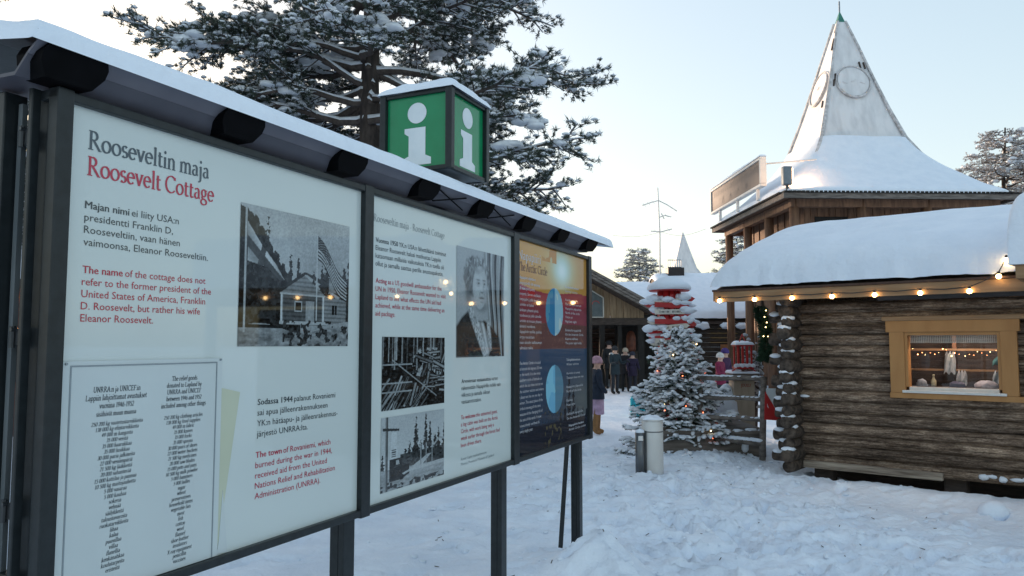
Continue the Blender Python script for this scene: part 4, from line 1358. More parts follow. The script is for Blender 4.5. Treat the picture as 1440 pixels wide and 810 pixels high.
# ------------------------------------------------------------------ log cabin
PH = math.radians(130)
CB = Vector((3.75, 10.1, 0))
EX, EY = math.sin(PH), math.cos(PH)
CROT = math.atan2(EY, EX)
cabin = thing('log_cabin', 'weathered brown log cabin with an ochre framed window and a thick snow roof', 'cabin', CB, CROT)
WT, WB = 2.24, 0.13
NLOG = 15
LH = (WT - WB) / NLOG
WX0, WX1, WZ0, WZ1 = 1.22, 2.36, 1.14, 1.95      # hole behind the trim
lb = MB(); le = MB()


def log_strip(mb, x0, x1, z0, z1, seed, y0=0.0, yb=0.16):
    n = max(3, int((x1 - x0) / 0.045)); m = 9
    xs_ = np.linspace(x0, x1, n); a = np.linspace(-1, 1, m)
    X, T = np.meshgrid(xs_, a, indexing='ij')
    zc = (z0 + z1) / 2 + 0.030 * (fbm(X * 0.8, seed * 7.3 + X * 0, 3, 2) - .38)
    r = (z1 - z0) / 2
    bul = np.sqrt(np.clip(1 - np.abs(T) ** 2.3, 0, 1)) * (0.85 + 0.35 * ((seed * 0.618) % 1))
    Yv = y0 + 0.075 - bul * (0.072 + 0.028 * (fbm(X * 1.3, seed * 3.1 + X * 0, 5, 3) - .5)) - 0.03 * (fbm(X * 5, T * 3 + seed * 11, 6, 3) - .5) * bul
    Zv = zc + T * r * (1.02 + 0.0 * X)
    V_ = np.stack([X, Yv, Zv], -1).reshape(-1, 3)
    F_ = grid_faces(n, m)
    mb.add(V_.tolist(), F_.tolist())


for k in range(NLOG):
    z0 = WB + k * LH; z1 = z0 + LH
    if z1 > WZ0 + 0.02 and z0 < WZ1 - 0.02:
        log_strip(lb, -0.05, WX0, z0, z1, k); log_strip(lb, WX1, 5.6, z0, z1, k + 50)
    else:
        log_strip(lb, -0.05, 5.6, z0, z1, k)
# core behind the log faces with the window hole left open
for lo, hi in (((0, 0.063, WB), (WX0, 0.17, WT)), ((WX1, 0.063, WB), (5.6, 0.17, WT)), ((WX0, 0.063, WB), (WX1, 0.17, WZ0)), ((WX0, 0.063, WZ1), (WX1, 0.17, WT))):
    lb.box(lo, hi)
lb.box((0, 0.17, WB), (0.14, 3.9, WT)); lb.box((0.14, 3.78, WB), (5.6, 3.9, WT)); lb.box((5.46, 0.17, WB), (5.6, 3.78, WT))
wall = lb.build('wall', M['log'], cabin, smooth=True)
MB().box((0.06, -0.055, 0.115), (1.66, 0.02, 0.205), bev=0.012).build('bottom_board', M['log_pale'], cabin)
MB().box((0.14, 0.17, 0.3), (5.46, 3.78, 0.36)).build('floor', M['dark'], cabin)
fd = MB()
for x, y in ((0.25, 0.12), (1.75, 0.12), (3.4, 0.12), (5.3, 0.2), (0.2, 3.6), (5.3, 3.6)):
    fd.box((x - 0.12, y + 0.02, -0.4), (x + 0.12, y + 0.2, 0.128), bev=0.02)
fd.box((0.1, 0.9, -0.4), (5.5, 0.96, 0.128))
fd.build('foundation', M['dark_wood'], cabin)
# crossing log ends
le = MB(); snow_b = MB()
for k in range(NLOG + 1):
    z = WB + (k - 0.0) * LH + 0.02
    r = 0.078 + 0.012 * math.sin(k * 2.3)
    ln = 0.36 + 0.05 * math.sin(k * 1.7)
    xo = -0.02 + 0.03 * math.sin(k * 3.1)
    le.tube([(xo, 0.2, z), (xo, -ln * 0.5, z), (xo, -ln + 0.012, z), (xo, -ln, z)], [r, r * 1.02, r, r * 0.86], 14, jit=0.05)
    if k < NLOG:
        z2 = z + LH / 2
        l2 = 0.33 + 0.06 * math.sin(k * 2.9 + 1)
        r2 = 0.074 + 0.01 * math.sin(k * 1.3)
        le.tube([(0.05, 0.085, z2), (-l2 * 0.6, 0.085, z2), (-l2 + 0.012, 0.085, z2), (-l2, 0.085, z2)], [r2, r2, r2, r2 * 0.86], 12, jit=0.05)
        if k % 4 != 3:
            snow_b.blob((-l2 + 0.08, 0.07, z2 + r2 * 0.8), 0.075, 1.1, 1.0, 0.5, 2, 0.1)
    if k in (1, 3, 4, 6, 7, 8, 10, 11, 12, 13) :
        snow_b.blob((xo - 0.01, -ln + 0.10, z + r * 0.86), 0.088, 1.0, 1.25, 0.42, 2, 0.1)
le.build('log_end', M['log_end'], cabin, smooth=True)
for q in range(9):
    snow_b.blob((2.05 + q * 0.11 + random.uniform(-.03, .03), -0.012, 0.205 + 0.012 * math.sin(q * 2.1)), 0.05, random.uniform(0.8, 1.7), 0.5, random.uniform(0.35, 0.8), 2, 0.2)
snow_b.blob((0.10, -0.05, 1.03), 0.05, 1.3, 0.8, 0.4, 2)
nv_, nf_ = len(ICO[2][0]), len(ICO[2][1])
for q in range(len(snow_b.v) // nv_):
    o_ = MB(); o_.v = snow_b.v[q * nv_:(q + 1) * nv_]
    o_.f = [tuple(int(i) - q * nv_ for i in f) for f in snow_b.f[q * nf_:(q + 1) * nf_]]; o_.mi = [0] * nf_
    o_.build('snow_patch', M['snow'], cabin, smooth=True)
# window
wf = MB(); yo = -0.045
wf.box((1.135, yo, WZ0 - 0.02), (1.30, 0.03, WZ1 - 0.06), bev=0.006)
wf.box((2.285, yo, WZ0 - 0.02), (2.445, 0.03, WZ1 - 0.06), bev=0.006)
wf.box((1.10, yo - 0.008, WZ1 - 0.105), (2.475, 0.03, WZ1 + 0.03), bev=0.006)
wf.box((1.125, yo - 0.006, WZ0 - 0.085), (2.49, 0.03, WZ0 - 0.0205), bev=0.006)
for a, b, c_, d_ in ((1.3005, 1.332, 1.19, 1.844), (2.253, 2.2845, 1.19, 1.844), (1.3325, 2.2525, 1.806, 1.844)):
    wf.box((a, yo + 0.02, c_), (b, 0.12, d_))
window = wf.build('window', M['trim'], cabin)
lt = MB()
lt.box((1.06, yo - 0.02, WZ1 + 0.031), (2.75, 0.03, WZ1 + 0.085), bev=0.012)
lt.build('lintel', M['fascia'], window)
MB().box((1.27, yo - 0.03, WZ0 - 0.019), (2.33, 0.0, WZ0 + 0.012), bev=0.004).box((1.3325, 0.0005, WZ0 + 0.0), (2.2525, 0.10, WZ0 + 0.05)).build('sill', M['sill_white'], window)
MB().add([(1.332, 0.05, 1.17), (2.253, 0.05, 1.17), (2.253, 0.05, 1.81), (1.332, 0.05, 1.81)], [(0, 1, 2, 3)]).build('pane', M['glass'], window)
# lace along the top of the pane
lc = MB()
for k in range(47):
    x = 1.342 + k * 0.0193
    lc.box((x, 0.098, 1.715), (x + 0.009, 0.100, 1.808))
for k in range(6):
    lc.box((1.336, 0.1005, 1.715 + k * 0.0165), (2.248, 0.1025, 1.722 + k * 0.0165))
lc.build('lace_curtain', M['sill_white'], window)
# roof
ze = 2.30
yf, yr, yk = -0.40, 2.0, 4.3
zrg = 3.18
RX0, RX1 = -0.92, 6.2
rb = MB()
rb.prism([(yf, ze + 0.06), (yr, zrg), (yk, ze + 0.06), (yk, ze + 0.13), (yr, zrg + 0.07), (yf, ze + 0.13)], RX0, RX1, axis='x')
croof = rb.build('roof', M['dark_wood'], cabin)
fa = MB()
fa.box((RX0 - 0.02, yf - 0.03, ze - 0.035), (RX1, yf - 0.002, ze + 0.105), bev=0.005)
for sgn, (ya, za), (yb_, zb_) in ((1, (yf - 0.02, ze + 0.0), (yr, zrg - 0.05)),):
    fa.prism([(ya, za - 0.02), (yb_, zb_), (yb_, zb_ + 0.13), (ya, za + 0.11)], RX0 - 0.045, RX0 - 0.021, axis='x')
    fa.prism([(yk, ze), (yr + 0.001, zb_), (yr + 0.001, zb_ + 0.13), (yk, ze + 0.13)], RX0 - 0.045, RX0 - 0.021, axis='x')
fa.build('fascia', M['fascia'], croof)
MB().box((RX0 - 0.05, yf - 0.05, ze + 0.107), (RX1, yf + 0.05, ze + 0.135), bev=0.006).build('roof_edge', M['fascia_dark'], croof)
# gable triangle
MB().prism([(0.2, WT - 0.02), (3.9, WT - 0.02), (yr, zrg - 0.02)], 0.0, 0.12, axis='x').build('gable', M['log'], cabin)


def gable_snow(x0, x1, y0, y1, ym, z0, zm, T, rad, nu, nv, ex0=True, ex1=True, seed=0, amp=0.04, power=2.6, y_end=True):
    u = np.linspace(0, 1, nu)
    u = 1 - np.cos(u * PI / 2) if (ex0 and not ex1) else (np.sin(u * PI / 2) if ex1 and not ex0 else (0.5 - 0.5 * np.cos(u * PI) if ex0 else u))
    v = 0.5 - 0.5 * np.cos(np.linspace(0, PI, nv)); v = 0.6 * v + 0.4 * np.linspace(0, 1, nv)
    U, W = np.meshgrid(x0 + u * (x1 - x0), y0 + v * (y1 - y0), indexing='ij')
    de = np.minimum(W - y0, y1 - W)
    h = (1 - (1 - np.clip(de / rad, 0, 1)) ** power) ** (1 / power)
    if ex0:
        h = h * (1 - (1 - np.clip((U - x0) / (rad * 1.3), 0, 1)) ** power) ** (1 / power)
    if ex1:
        h = h * (1 - (1 - np.clip((x1 - U) / rad, 0, 1)) ** power) ** (1 / power)
    t = np.where(W < ym, (W - y0) / (ym - y0), (y1 - W) / (y1 - ym))
    t = 1 - np.sqrt((1 - t) ** 2 + 0.02) + 0.07
    base = z0 + (zm - z0) * t
    nz = fbm(U * 0.9 + seed, W * 0.9, 60 + seed, 4) - 0.47
    Z = base + h * (T + nz * amp * 3)
    rag = fbm(U * 6 + seed, W * 2, 66, 3) - 0.47
    Z = Z + h * 0.02 * (fbm(U * 5, W * 5, 67, 3) - 0.47) - (1 - h) * 0.05 * np.clip(rag, 0, 1)
    V_ = np.stack([U + 0 * nz, W + (1 - h) * (nz * 0.08 + rag * 0.09), Z], -1).reshape(-1, 3)
    return V_, grid_faces(nu, nv)


V, F = gable_snow(RX0 - 0.07, 2.62, yf - 0.07, yk + 0.1, yr, ze + 0.125, zrg + 0.06, 0.40, 0.55, 110, 70, True, False, 1, 0.03)
arr_mesh('roof_snow', V, F, M['snow'], croof, smooth=True)
# inside of the shop window
inn = MB()
inn.box((0.9, 1.2, 0.9), (2.9, 1.24, 2.2)); inn.box((0.9, 0.2, 0.86), (2.9, 1.2, 0.9)); inn.box((0.9, 0.2, 2.2), (2.9, 1.2, 2.24))
inn.box((0.86, 0.2, 0.9), (0.9, 1.2, 2.2)); inn.box((2.9, 0.2, 0.9), (2.94, 1.2, 2.2))
inn.build('shop_interior', M['dark_wood'], cabin)
shelf = thing('wall_shelf', 'pair of wooden shelves seen through the cabin window', 'shelf', CB + Vector((0, 0, 0)), CROT)
MB().box((1.0, 0.62, 1.62), (2.8, 0.78, 1.645)).build('shelf_board', M['fascia'], shelf)
MB().box((1.0, 0.62, 1.37), (2.8, 0.78, 1.39)).build('shelf_board', M['fascia'], shelf)
for x in (1.12, 1.66, 2.3, 2.75):
    MB().box((x, 0.79, 0.9), (x + 0.045, 0.83, 2.19)).build('upright', M['wood_red'], shelf)


def local(root, p):
    c, s = math.cos(root.rotation_euler.z), math.sin(root.rotation_euler.z)
    return root.location + Vector((p[0] * c - p[1] * s, p[0] * s + p[1] * c, p[2]))


lights = thing('fairy_lights', 'string of tiny orange lights hung along the upper shelf in the cabin window', 'fairy lights', local(cabin, (1.9, 0.58, 1.6)), CROT)
rr = random.Random(9)
MB().tube([(-0.8 + 0.05 * k, 0, -0.012 + 0.02 * math.sin(k * 1.3)) for k in range(33)], 0.002, 4).build('wire', M['cable'], lights)
for k in range(34):
    MB().blob((-0.78 + k * 0.047 + rr.uniform(-.01, .01), -0.006, 0.0 + rr.uniform(-.045, .05)), rr.choice((0.003, 0.004, 0.005, 0.007)), sub=1, jit=0).build('bulb', M['fairy'] if k % 3 else M['fairy_warm'], lights)
ill = bpy.data.lights.new('shop_lamp', 'POINT'); ill.energy = 7.0; ill.color = (1.0, 0.74, 0.6); ill.shadow_soft_size = 0.12
il = bpy.data.objects.new('shop_lamp', ill); COL.objects.link(il); il.location = local(cabin, (1.85, 0.42, 2.08))


def garment(name, x, z, w, hh, c, label, y=0.6, cat='textile'):
    n, m = 10, 12
    U, W = np.meshgrid(np.linspace(-1, 1, n), np.linspace(0, 1, m), indexing='ij')
    X = U * w / 2 * (0.55 + 0.45 * W + 0.1 * np.sin(W * 5)); Z = -W * hh + 0.02 * np.sin(U * 7)
    Yy = 0.018 * np.sin(U * 6 + W * 4)
    V0 = np.stack([X, Yy, Z], -1).reshape(-1, 3); F0 = grid_faces(n, m)
    V1 = V0 + np.array([0, 0.012, 0])
    ob = arr_mesh(name, np.concatenate([V0, V1]), np.concatenate([F0, F0[:, ::-1] + len(V0)]), cloth(name, c), smooth=True)
    ob.location = local(cabin, (x, y, z)); ob.rotation_euler = (0, 0, CROT)
    return tag(ob, label, cat)


garment('hanging_cloth', 1.66, 1.60, 0.15, 0.26, (0.45, 0.48, 0.5), 'pale grey cloth hanging under the upper shelf left of centre in the cabin window')
garment('hanging_cloth', 1.78, 1.37, 0.14, 0.16, (0.6, 0.6, 0.62), 'white cloth hanging under the lower shelf in the cabin window')
garment('hanging_cloth', 2.16, 1.37, 0.13, 0.15, (0.42, 0.5, 0.56), 'blue grey patterned cloth hanging under the lower shelf at right in the cabin window')
garment('hanging_cloth', 2.26, 1.56, 0.36, 0.12, (0.04, 0.14, 0.15), 'dark teal cloth on the wall between the two shelves in the cabin window', 0.62)
bt = MB().lathe((0, 0, 0), [(0.026, 0), (0.03, 0.01), (0.03, 0.07), (0.012, 0.10), (0.011, 0.125), (0.014, 0.128), (0.012, 0.145)], 14)
b_ = bt.build('bottle', mat('bottle_cream', (0.5, 0.45, 0.3), (0.42, 0.38, 0.25), 20, 0.25), smooth=True)
b_.location = local(cabin, (1.535, 0.30, 1.19)); tag(b_, 'small cream bottle standing on the cabin window ledge', 'bottle')
MB().box((1.0, 0.20, 1.12), (2.8, 0.44, 1.188)).build('ledge', M['dark_wood'], window)
for k, (x, w_, c, lb_) in enumerate([(1.40, 0.13, (0.42, 0.45, 0.52), 'crumpled white and grey cloth heap at the left end of the cabin window ledge'), (2.08, 0.24, (0.45, 0.44, 0.5), 'lilac grey folded blanket at the right of the cabin window ledge'), (1.78, 0.17, (0.1, 0.1, 0.16), 'dark blue folded cloth in the middle of the cabin window ledge')]):
    m_ = MB().blob((0, 0, 0), w_ / 2, 1, 0.55, 0.6 if k else 1.1, 3, 0.12, flat=-0.3)
    ob = m_.build('folded_cloth', cloth('folded%d' % k, c), smooth=True)
    ob.location = local(cabin, (x, 0.32, 1.205)); ob.rotation_euler = (0, 0, CROT); tag(ob, lb_, 'textile')
# string of round bulbs under the eave, climbing the corner of the porch roof
BP = [(-0.86 + 0.489 * k, yf - 0.055, 2.285) for k in range(7)] + [(2.36, yf - 0.09, 2.43), (2.44, yf - 0.10, 2.60)]
NB = len(BP)
BP += [(3.0 + 0.49 * k, -1.02, 2.36) for k in range(5)]
sl_ = thing('string_lights', 'string of round warm bulbs along the cabin eave board', 'string lights', CB, CROT)
cb = MB()
for q_, (a, b) in enumerate(zip(BP[:-1], BP[1:])):
    if q_ == NB - 1:
        continue
    a, b = Vector(a), Vector(b)
    cb.tube([a + Vector((0, 0, 0.045)), (a + b) / 2 + Vector((0, 0, 0.03)), b + Vector((0, 0, 0.045))], 0.006, 5)
cb.build('cable', M['cable'], sl_)
bmesh_b = None
for k, p in enumerate(BP):
    sb = MB().tube([(0, 0, 0.05), (0, 0, 0.018)], 0.013, 8)
    if bmesh_b is None:
        bmesh_b = MB().lathe((0, 0, 0), [(0.006, -0.028), (0.019, -0.022), (0.027, -0.006), (0.026, 0.008), (0.015, 0.022)], 14).build('bulb', M['bulb'], sl_, smooth=True)
        sock = MB().lathe((0, 0, 0), [(0.014, 0.021), (0.016, 0.024), (0.015, 0.05), (0.01, 0.053)], 10).build('socket', M['cable'], bmesh_b)
        b = bmesh_b
    else:
        b = bmesh_b.copy(); COL.objects.link(b)
        s_ = sock.copy(); COL.objects.link(s_); s_.parent = b
    b.location = p
# porch roof at the cabin's right end
porch = thing('porch_roof', 'thickly snowed porch roof jutting forward at the right edge beside the cabin', 'porch', local(cabin, (2.6, 0, 0)), CROT)
pr = MB().box((0.0, -0.95, 2.40), (3.5, 1.6, 2.49))
prf = pr.build('roof', M['dark_wood'], porch)
MB().box((-0.03, -0.985, 2.36), (3.5, -0.952, 2.50), bev=0.005).box((-0.03, -0.951, 2.36), (-0.005, 1.6, 2.50)).build('fascia', M['fascia'], porch)
for x in (0.9, 3.3):
    MB().box((x - 0.06, -0.88, -0.1), (x + 0.06, -0.76, 2.399), bev=0.008).build('post', M['wood_grey'], porch)
V, F = snow_sheet((-0.09, -1.04, 2.50), (3.5, -1.04, 2.50), (3.5, 1.6, 2.62), (-0.09, 1.6, 2.62), 0.74, 0.30, 70, 50, (1, 0, 1, 0), seed=9, amp=0.04, power=4)
arr_mesh('roof_snow', V, F, M['snow'], porch, smooth=True)

# ------------------------------------------------------------------ tower house with the pointed roof
TC = Vector((13.45, 30.5, 0))
TROT = math.radians(2.0)
tower = thing('tower_house', 'wooden hall under a tall pointed snow covered roof with a ring emblem', 'tower house', TC, TROT)
HE = 4.08
ZEV = 6.95
prof = [(4.26, ZEV), (4.27, 7.12), (4.05, 7.28), (3.65, 7.52), (3.2, 7.93), (2.75, 8.32), (2.35, 8.75), (2.02, 9.2), (1.78, 9.65)]


def square_rings(prof, n, rc):
    V_ = []
    for a, z in prof:
        for s in range(4):
            for k in range(n):
                t = -1 + 2 * k / n
                x, y = [(t, -1), (1, t), (-t, 1), (-1, -t)][s]
                # rounded plan corners
                m = max(abs(t) - (1 - rc), 0) / rc
                f = 1 - 0.10 * m * m * rc * 2
                V_.append((x * a * f, y * a * f, z))
    m = 4 * n
    F_ = []
    for i in range(len(prof) - 1):
        for k in range(m):
            F_.append((i * m + k, i * m + (k + 1) % m, (i + 1) * m + (k + 1) % m, (i + 1) * m + k))
    return np.array(V_), np.array(F_)


def smooth_prof(pr, k):
    out = []
    pr = np.array(pr)
    for i in range(len(pr) - 1):
        for j in range(k):
            out.append(pr[i] + (pr[i + 1] - pr[i]) * j / k)
    out.append(pr[-1])
    o = np.array(out)
    for _ in range(3):
        o[2:-1] = (o[1:-2] + 2 * o[2:-1] + o[3:]) / 4
    return o


V, F = square_rings(smooth_prof(prof, 4), 30, 0.35)
nz = fbm(V[:, 0] * 0.8 + V[:, 2], V[:, 1] * 0.8, 77, 3) - 0.45
V[:, 2] += nz * 0.10 * np.clip((V[:, 2] - ZEV) * 3, 0, 1)
arr_mesh('roof_snow', V, F, M['snow'], tower, smooth=True)
sp = [(2.35, 8.4), (1.98, 8.9), (1.62, 9.62), (1.22, 10.9), (0.83, 12.3), (0.46, 13.7), (0.14, 14.85)]
V, F = square_rings(smooth_prof(sp, 6), 16, 0.02)
nz = fbm(V[:, 0] * 2.2 + V[:, 1] * 3, V[:, 2] * 0.6, 78, 4) - 0.45
V[:, :2] *= (1 + nz * 0.045)[:, None]
spire = arr_mesh('spire', V, F, M['spire'], tower, smooth=False)
ar = MB()
for sx, sy in ((-1, -1), (1, -1), (1, 1), (-1, 1)):
    pts = [(sx * (a + 0.02), sy * (a + 0.02), z) for a, z in sp[1:]]
    ar.tube(pts, [0.085, 0.08, 0.07, 0.06, 0.055, 0.05], 6, jit=0.2)
ar.build('arris_board', M['spire_trim'], spire)
MB().add([(-.15, -.15, 14.82), (.15, -.15, 14.82), (.15, .15, 14.82), (-.15, .15, 14.82), (0, 0, 15.35)], [(0, 1, 4), (1, 2, 4), (2, 3, 4), (3, 0, 4)]).build('tip', M['tip_green'], spire)
MB().tube([(0, 0, 15.3), (0, 0, 15.75)], 0.03, 6).build('finial', M['grey_metal'], spire)
# ring emblem: hoop on each face, leaning with it
for rot in range(4):
    rg = MB()
    zc_ = 12.05
    def wid(z):
        return float(np.interp(z, [q[1] for q in sp], [q[0] for q in sp]))
    R = Matrix.Rotation(rot * PI / 2, 3, 'Z')
    ringpts = []
    for k in range(33):
        a = 2 * PI * k / 32
        z = zc_ + 0.68 * math.sin(a)
        ringpts.append(R @ Vector((0.68 * math.cos(a), -wid(z) - 0.08, z)))
    rg.tube(ringpts, [0.028 + 0.03 * max(0, -math.sin(2 * PI * k / 32)) for k in range(33)], 6, cap=False)
    rg.build('ring_emblem', M['spire_trim'], spire, smooth=True)
    disc = MB()
    dv = [R @ Vector((0.62 * math.cos(2 * PI * k / 24), -wid(zc_ + 0.62 * math.sin(2 * PI * k / 24)) - 0.07, zc_ + 0.62 * math.sin(2 * PI * k / 24))) for k in range(24)]
    disc.add(dv, [tuple(range(24))])
    for k in range(3):
        a = -0.35 + k * 0.36
        disc.bar(R @ Vector((a - 0.09, -wid(zc_) - 0.10, zc_ - 0.02)), R @ Vector((a + 0.1, -wid(zc_) - 0.10, zc_ + (0.08 if k % 2 else -0.1))), 0.03)
    disc.build('ring_disc', M['spire'], spire)
    lath = MB()
    for k in range(4):
        z = random.uniform(10.2, 14.4); x = random.choice((-1, 1)) * wid(z) * random.uniform(0.55, 0.85)
        lath.bar(R @ Vector((x, -wid(z) - 0.03, z)), R @ Vector((x * 0.93, -wid(z + 0.28) - 0.03, z + 0.28)), 0.05)
    lath.build('bare_lath', M['dark_wood'], spire)
# eave, soffit and walls
ev = MB()
e0, e1 = HE + 0.12, HE - 0.1
for rot in range(4):
    R = Matrix.Rotation(rot * PI / 2, 3, 'Z')
    ev.box((-e0, -e0, ZEV - 0.20), (e0 - 0.06, -e0 + 0.055, ZEV - 0.015), R=R)
ev.build('fascia', M['wood_grey'], tower)
ed = MB()
for rot in range(4):
    R = Matrix.Rotation(rot * PI / 2, 3, 'Z')
    for k in range(53):
        x = -HE - 0.12 + k * 0.155
        ed.box((x, -HE - 0.20, ZEV - 0.012), (x + 0.11, -HE + 0.1, ZEV + 0.05), R=R)
ed.build('roof_edge', M['dark'], tower)
MB().box((-HE, -HE, ZEV - 0.10), (HE, HE, ZEV - 0.05)).build('soffit', M['wood_red'], tower)
wl = MB()
hw = 2.95
n = 26
for rot in range(4):
    R = Matrix.Rotation(rot * PI / 2, 3, 'Z')
    for k in range(n):
        x = -hw + 2 * hw * k / n
        wl.box((x, -hw - 0.02 * (k % 3), -0.2), (x + 2 * hw / n - 0.012, -hw + 0.1, ZEV - 0.101), R=R)
wl.build('wall', M['wood_red'], tower)
for sx, sy in ((-1, -1), (1, -1), (-1, 1), (1, 1), (-1, -0.33), (-0.33, -1), (0.33, -1), (-1, 0.33)):
    MB().tube([(sx * 3.6, sy * 3.6, -0.3), (sx * 3.6, sy * 3.6, ZEV - 0.101)], 0.17, 10, jit=0.03).build('post', M['wood_red'], tower, smooth=True)
bmz = MB()
for rot in range(4):
    R = Matrix.Rotation(rot * PI / 2, 3, 'Z')
    bmz.box((-3.78, -3.76, ZEV - 0.42), (3.76 - 0.27, -3.5, ZEV - 0.14), R=R)
bmz.build('eave_beam', M['wood_red'], tower)
MB().box((-2.6, -3.02, 5.2), (-1.4, -2.992, 6.3)).build('window', M['dark'], tower)

# floodlight box on the near corner of that roof
fl = thing('floodlight', 'grey floodlight box standing on the near corner of the pointed roof', 'floodlight', local(tower, (-3.95, -3.9, 7.1)), TROT)
MB().box((-0.17, -0.12, 0.15), (0.17, 0.12, 0.82), bev=0.06).build('housing', M['grey_metal'], fl)
MB().tube([(0, 0, -0.1), (0, 0, 0.2)], 0.05, 8).build('stem', M['dark_metal'], fl)
MB().box((0.165, -0.09, 0.2), (0.176, 0.09, 0.75)).build('lens', mat('lens_warm', (1, .7, .4), (1, .7, .4), 5, .3, emit=(1, .55, .25), estr=6), fl)
fll = bpy.data.lights.new('floodlight_glow', 'POINT'); fll.energy = 14; fll.color = (1, 0.55, 0.25); fll.shadow_soft_size = 0.1
flo = bpy.data.objects.new('floodlight_glow', fll); COL.objects.link(flo); flo.location = local(tower, (-3.55, -3.95, 7.6))

# sign above the left eave
sg = thing('roof_sign', 'frosted taupe sign in a white frame standing over the left eave of the pointed roof', 'roof sign', local(tower, (-4.3, 0, 0)), TROT)
y0s, y1s = -2.6, 3.7
MB().box((-0.05, y0s + 0.1, 7.6), (0.05, y1s - 0.1, 8.5)).build('panel', M['sign_panel'], sg)
fs = MB()
fs.box((-0.11, y0s, 8.5), (0.12, y1s, 8.6), bev=0.02); fs.box((-0.11, y0s, 7.5), (0.12, y1s, 7.6), bev=0.02)
fs.box((-0.112, y0s - 0.001, 7.61), (0.121, y0s + 0.1, 8.499)); fs.box((-0.112, y1s - 0.1, 7.61), (0.121, y1s + 0.001, 8.499))
fs.build('frame', M['sign_frame'], sg)
V, F = snow_sheet((-0.13, y0s, 8.6), (0.14, y0s, 8.6), (0.14, y1s, 8.6), (-0.13, y1s, 8.6), 0.10, 0.12, 10, 30, seed=2, amp=0.03)
arr_mesh('snow_cap', V, F, M['snow'], sg, smooth=True)
for y in (-2.0, 0.3, 2.6):
    MB().box((-0.05, y - 0.05, 7.05), (0.05, y + 0.05, 7.499)).build('leg', M['sign_frame'], sg)
MB().tube([(0.0, -2.2, 8.4), (2.0, -2.6, 8.5)], 0.03, 6).build('stay', M['sign_frame'], sg)
lt_ = MB()
rr = random.Random(4)
# worn rows of frosted characters: illegible, as in the photo
for row, (zc_, hh, n_, yy0, yy1) in enumerate([(8.26, 0.2, 22, 3.2, -2.1), (7.88, 0.28, 4, 2.0, -0.9)]):
    for k in range(n_):
        y = yy0 + (yy1 - yy0) * k / (n_ - 1)
        wv = 0.05 if row == 0 else 0.16
        lt_.add([(-0.055, y + wv, zc_ - hh / 2), (-0.055, y + wv * 0.6, zc_ - hh / 2), (-0.055, y, zc_ + hh / 2), (-0.055, y - wv * 0.3, zc_ + hh / 2)], [(0, 1, 2, 3)])
        lt_.add([(-0.0553, y, zc_ + hh / 2), (-0.0553, y + 0.03, zc_ + hh / 2), (-0.0553, y - wv * 0.7, zc_ - hh / 2), (-0.0553, y - wv, zc_ - hh / 2)], [(0, 1, 2, 3)])
lt_.build('letters', M['sign_letter'], sg)

# ------------------------------------------------------------------ open hall with a boarded gable, behind the board
HY = 29.0
hx0 = at(815, 484, HY).x; hx1 = at(912, 484, HY).x
hall = thing('market_hall', 'dark open timber hall with a boarded gable and grey snowless roof edge', 'hall', (hx0 - 2.2, HY, 0))
ox = hall.location.x


def H(px, py, dY=0.0):
    q = at(px, py, HY + dY)
    return q.x - ox, dY, q.z


ax, _, az = H(912, 436); bx, _, bz = H(830, 391)
sl2 = (bz - az) / (bx - ax)
rx = -1.0; rz_ = az + sl2 * (rx - ax)
rfh = MB()
rfh.prism([(ax, az - 0.16), (rx, rz_ - 0.16), (rx - 6.5, rz_ - 2.6), (rx - 6.5, rz_ - 2.36), (rx, rz_ + 0.1), (ax, az + 0.1)], -0.9, 8.0, axis='y')
hr = rfh.build('roof', M['dark_wood'], hall)
bgb = MB()
for k in range(3):
    o = k * 0.115
    bgb.prism([(ax + 0.02, az - 0.12 + o), (rx, rz_ - 0.12 + o), (rx, rz_ - 0.02 + o), (ax + 0.02, az - 0.02 + o)], -0.96 - 0.03 * k, -0.90 - 0.001 * k, axis='y')
bgb.build('bargeboard', M['wood_grey'], hr)
snh = MB()
V, F = snow_sheet((ax + 0.05, -0.95, az + 0.10), (ax + 0.05, 8, az + 0.10), (rx, 8, rz_ + 0.1), (rx, -0.95, rz_ + 0.1), 0.13, 0.3, 40, 30, (1, 0, 1, 0), seed=3, amp=0.02)
arr_mesh('roof_snow', V, F, M['snow'], hr, smooth=True)
g0x, _, gz0 = H(845, 447); g1x, _, _ = H(906, 447)
gb = MB()
nb = 26
for k in range(nb):
    xa = -2.0 + (g1x + 2.0) * k / nb; xb = -2.0 + (g1x + 2.0) * (k + 1) / nb
    top = lambda x: (az + sl2 * (x - ax) - 0.17) if x > rx else rz_ - 0.2 - (rx - x) * 0.4
    gb.prism([(xa, gz0), (xb - 0.02, gz0), (xb - 0.02, max(top(xb), gz0 + 0.02)), (xa, max(top(xa), gz0 + 0.02))], 0.0 - 0.02 * (k % 2), 0.06, axis='y')
gb.build('gable_boards', M['wood_board'], hall)
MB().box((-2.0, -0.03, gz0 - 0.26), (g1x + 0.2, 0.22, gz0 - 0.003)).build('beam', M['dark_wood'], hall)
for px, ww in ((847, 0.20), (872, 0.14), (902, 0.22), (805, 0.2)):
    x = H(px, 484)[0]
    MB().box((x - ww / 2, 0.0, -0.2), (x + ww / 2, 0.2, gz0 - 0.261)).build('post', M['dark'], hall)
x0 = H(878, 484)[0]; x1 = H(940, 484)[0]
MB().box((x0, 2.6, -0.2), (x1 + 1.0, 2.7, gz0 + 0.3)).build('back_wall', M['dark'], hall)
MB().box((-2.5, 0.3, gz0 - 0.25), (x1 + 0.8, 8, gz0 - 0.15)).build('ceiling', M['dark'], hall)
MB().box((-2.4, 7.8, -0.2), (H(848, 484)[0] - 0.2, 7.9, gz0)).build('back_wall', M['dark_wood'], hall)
lx, _, lz = H(893, 474)
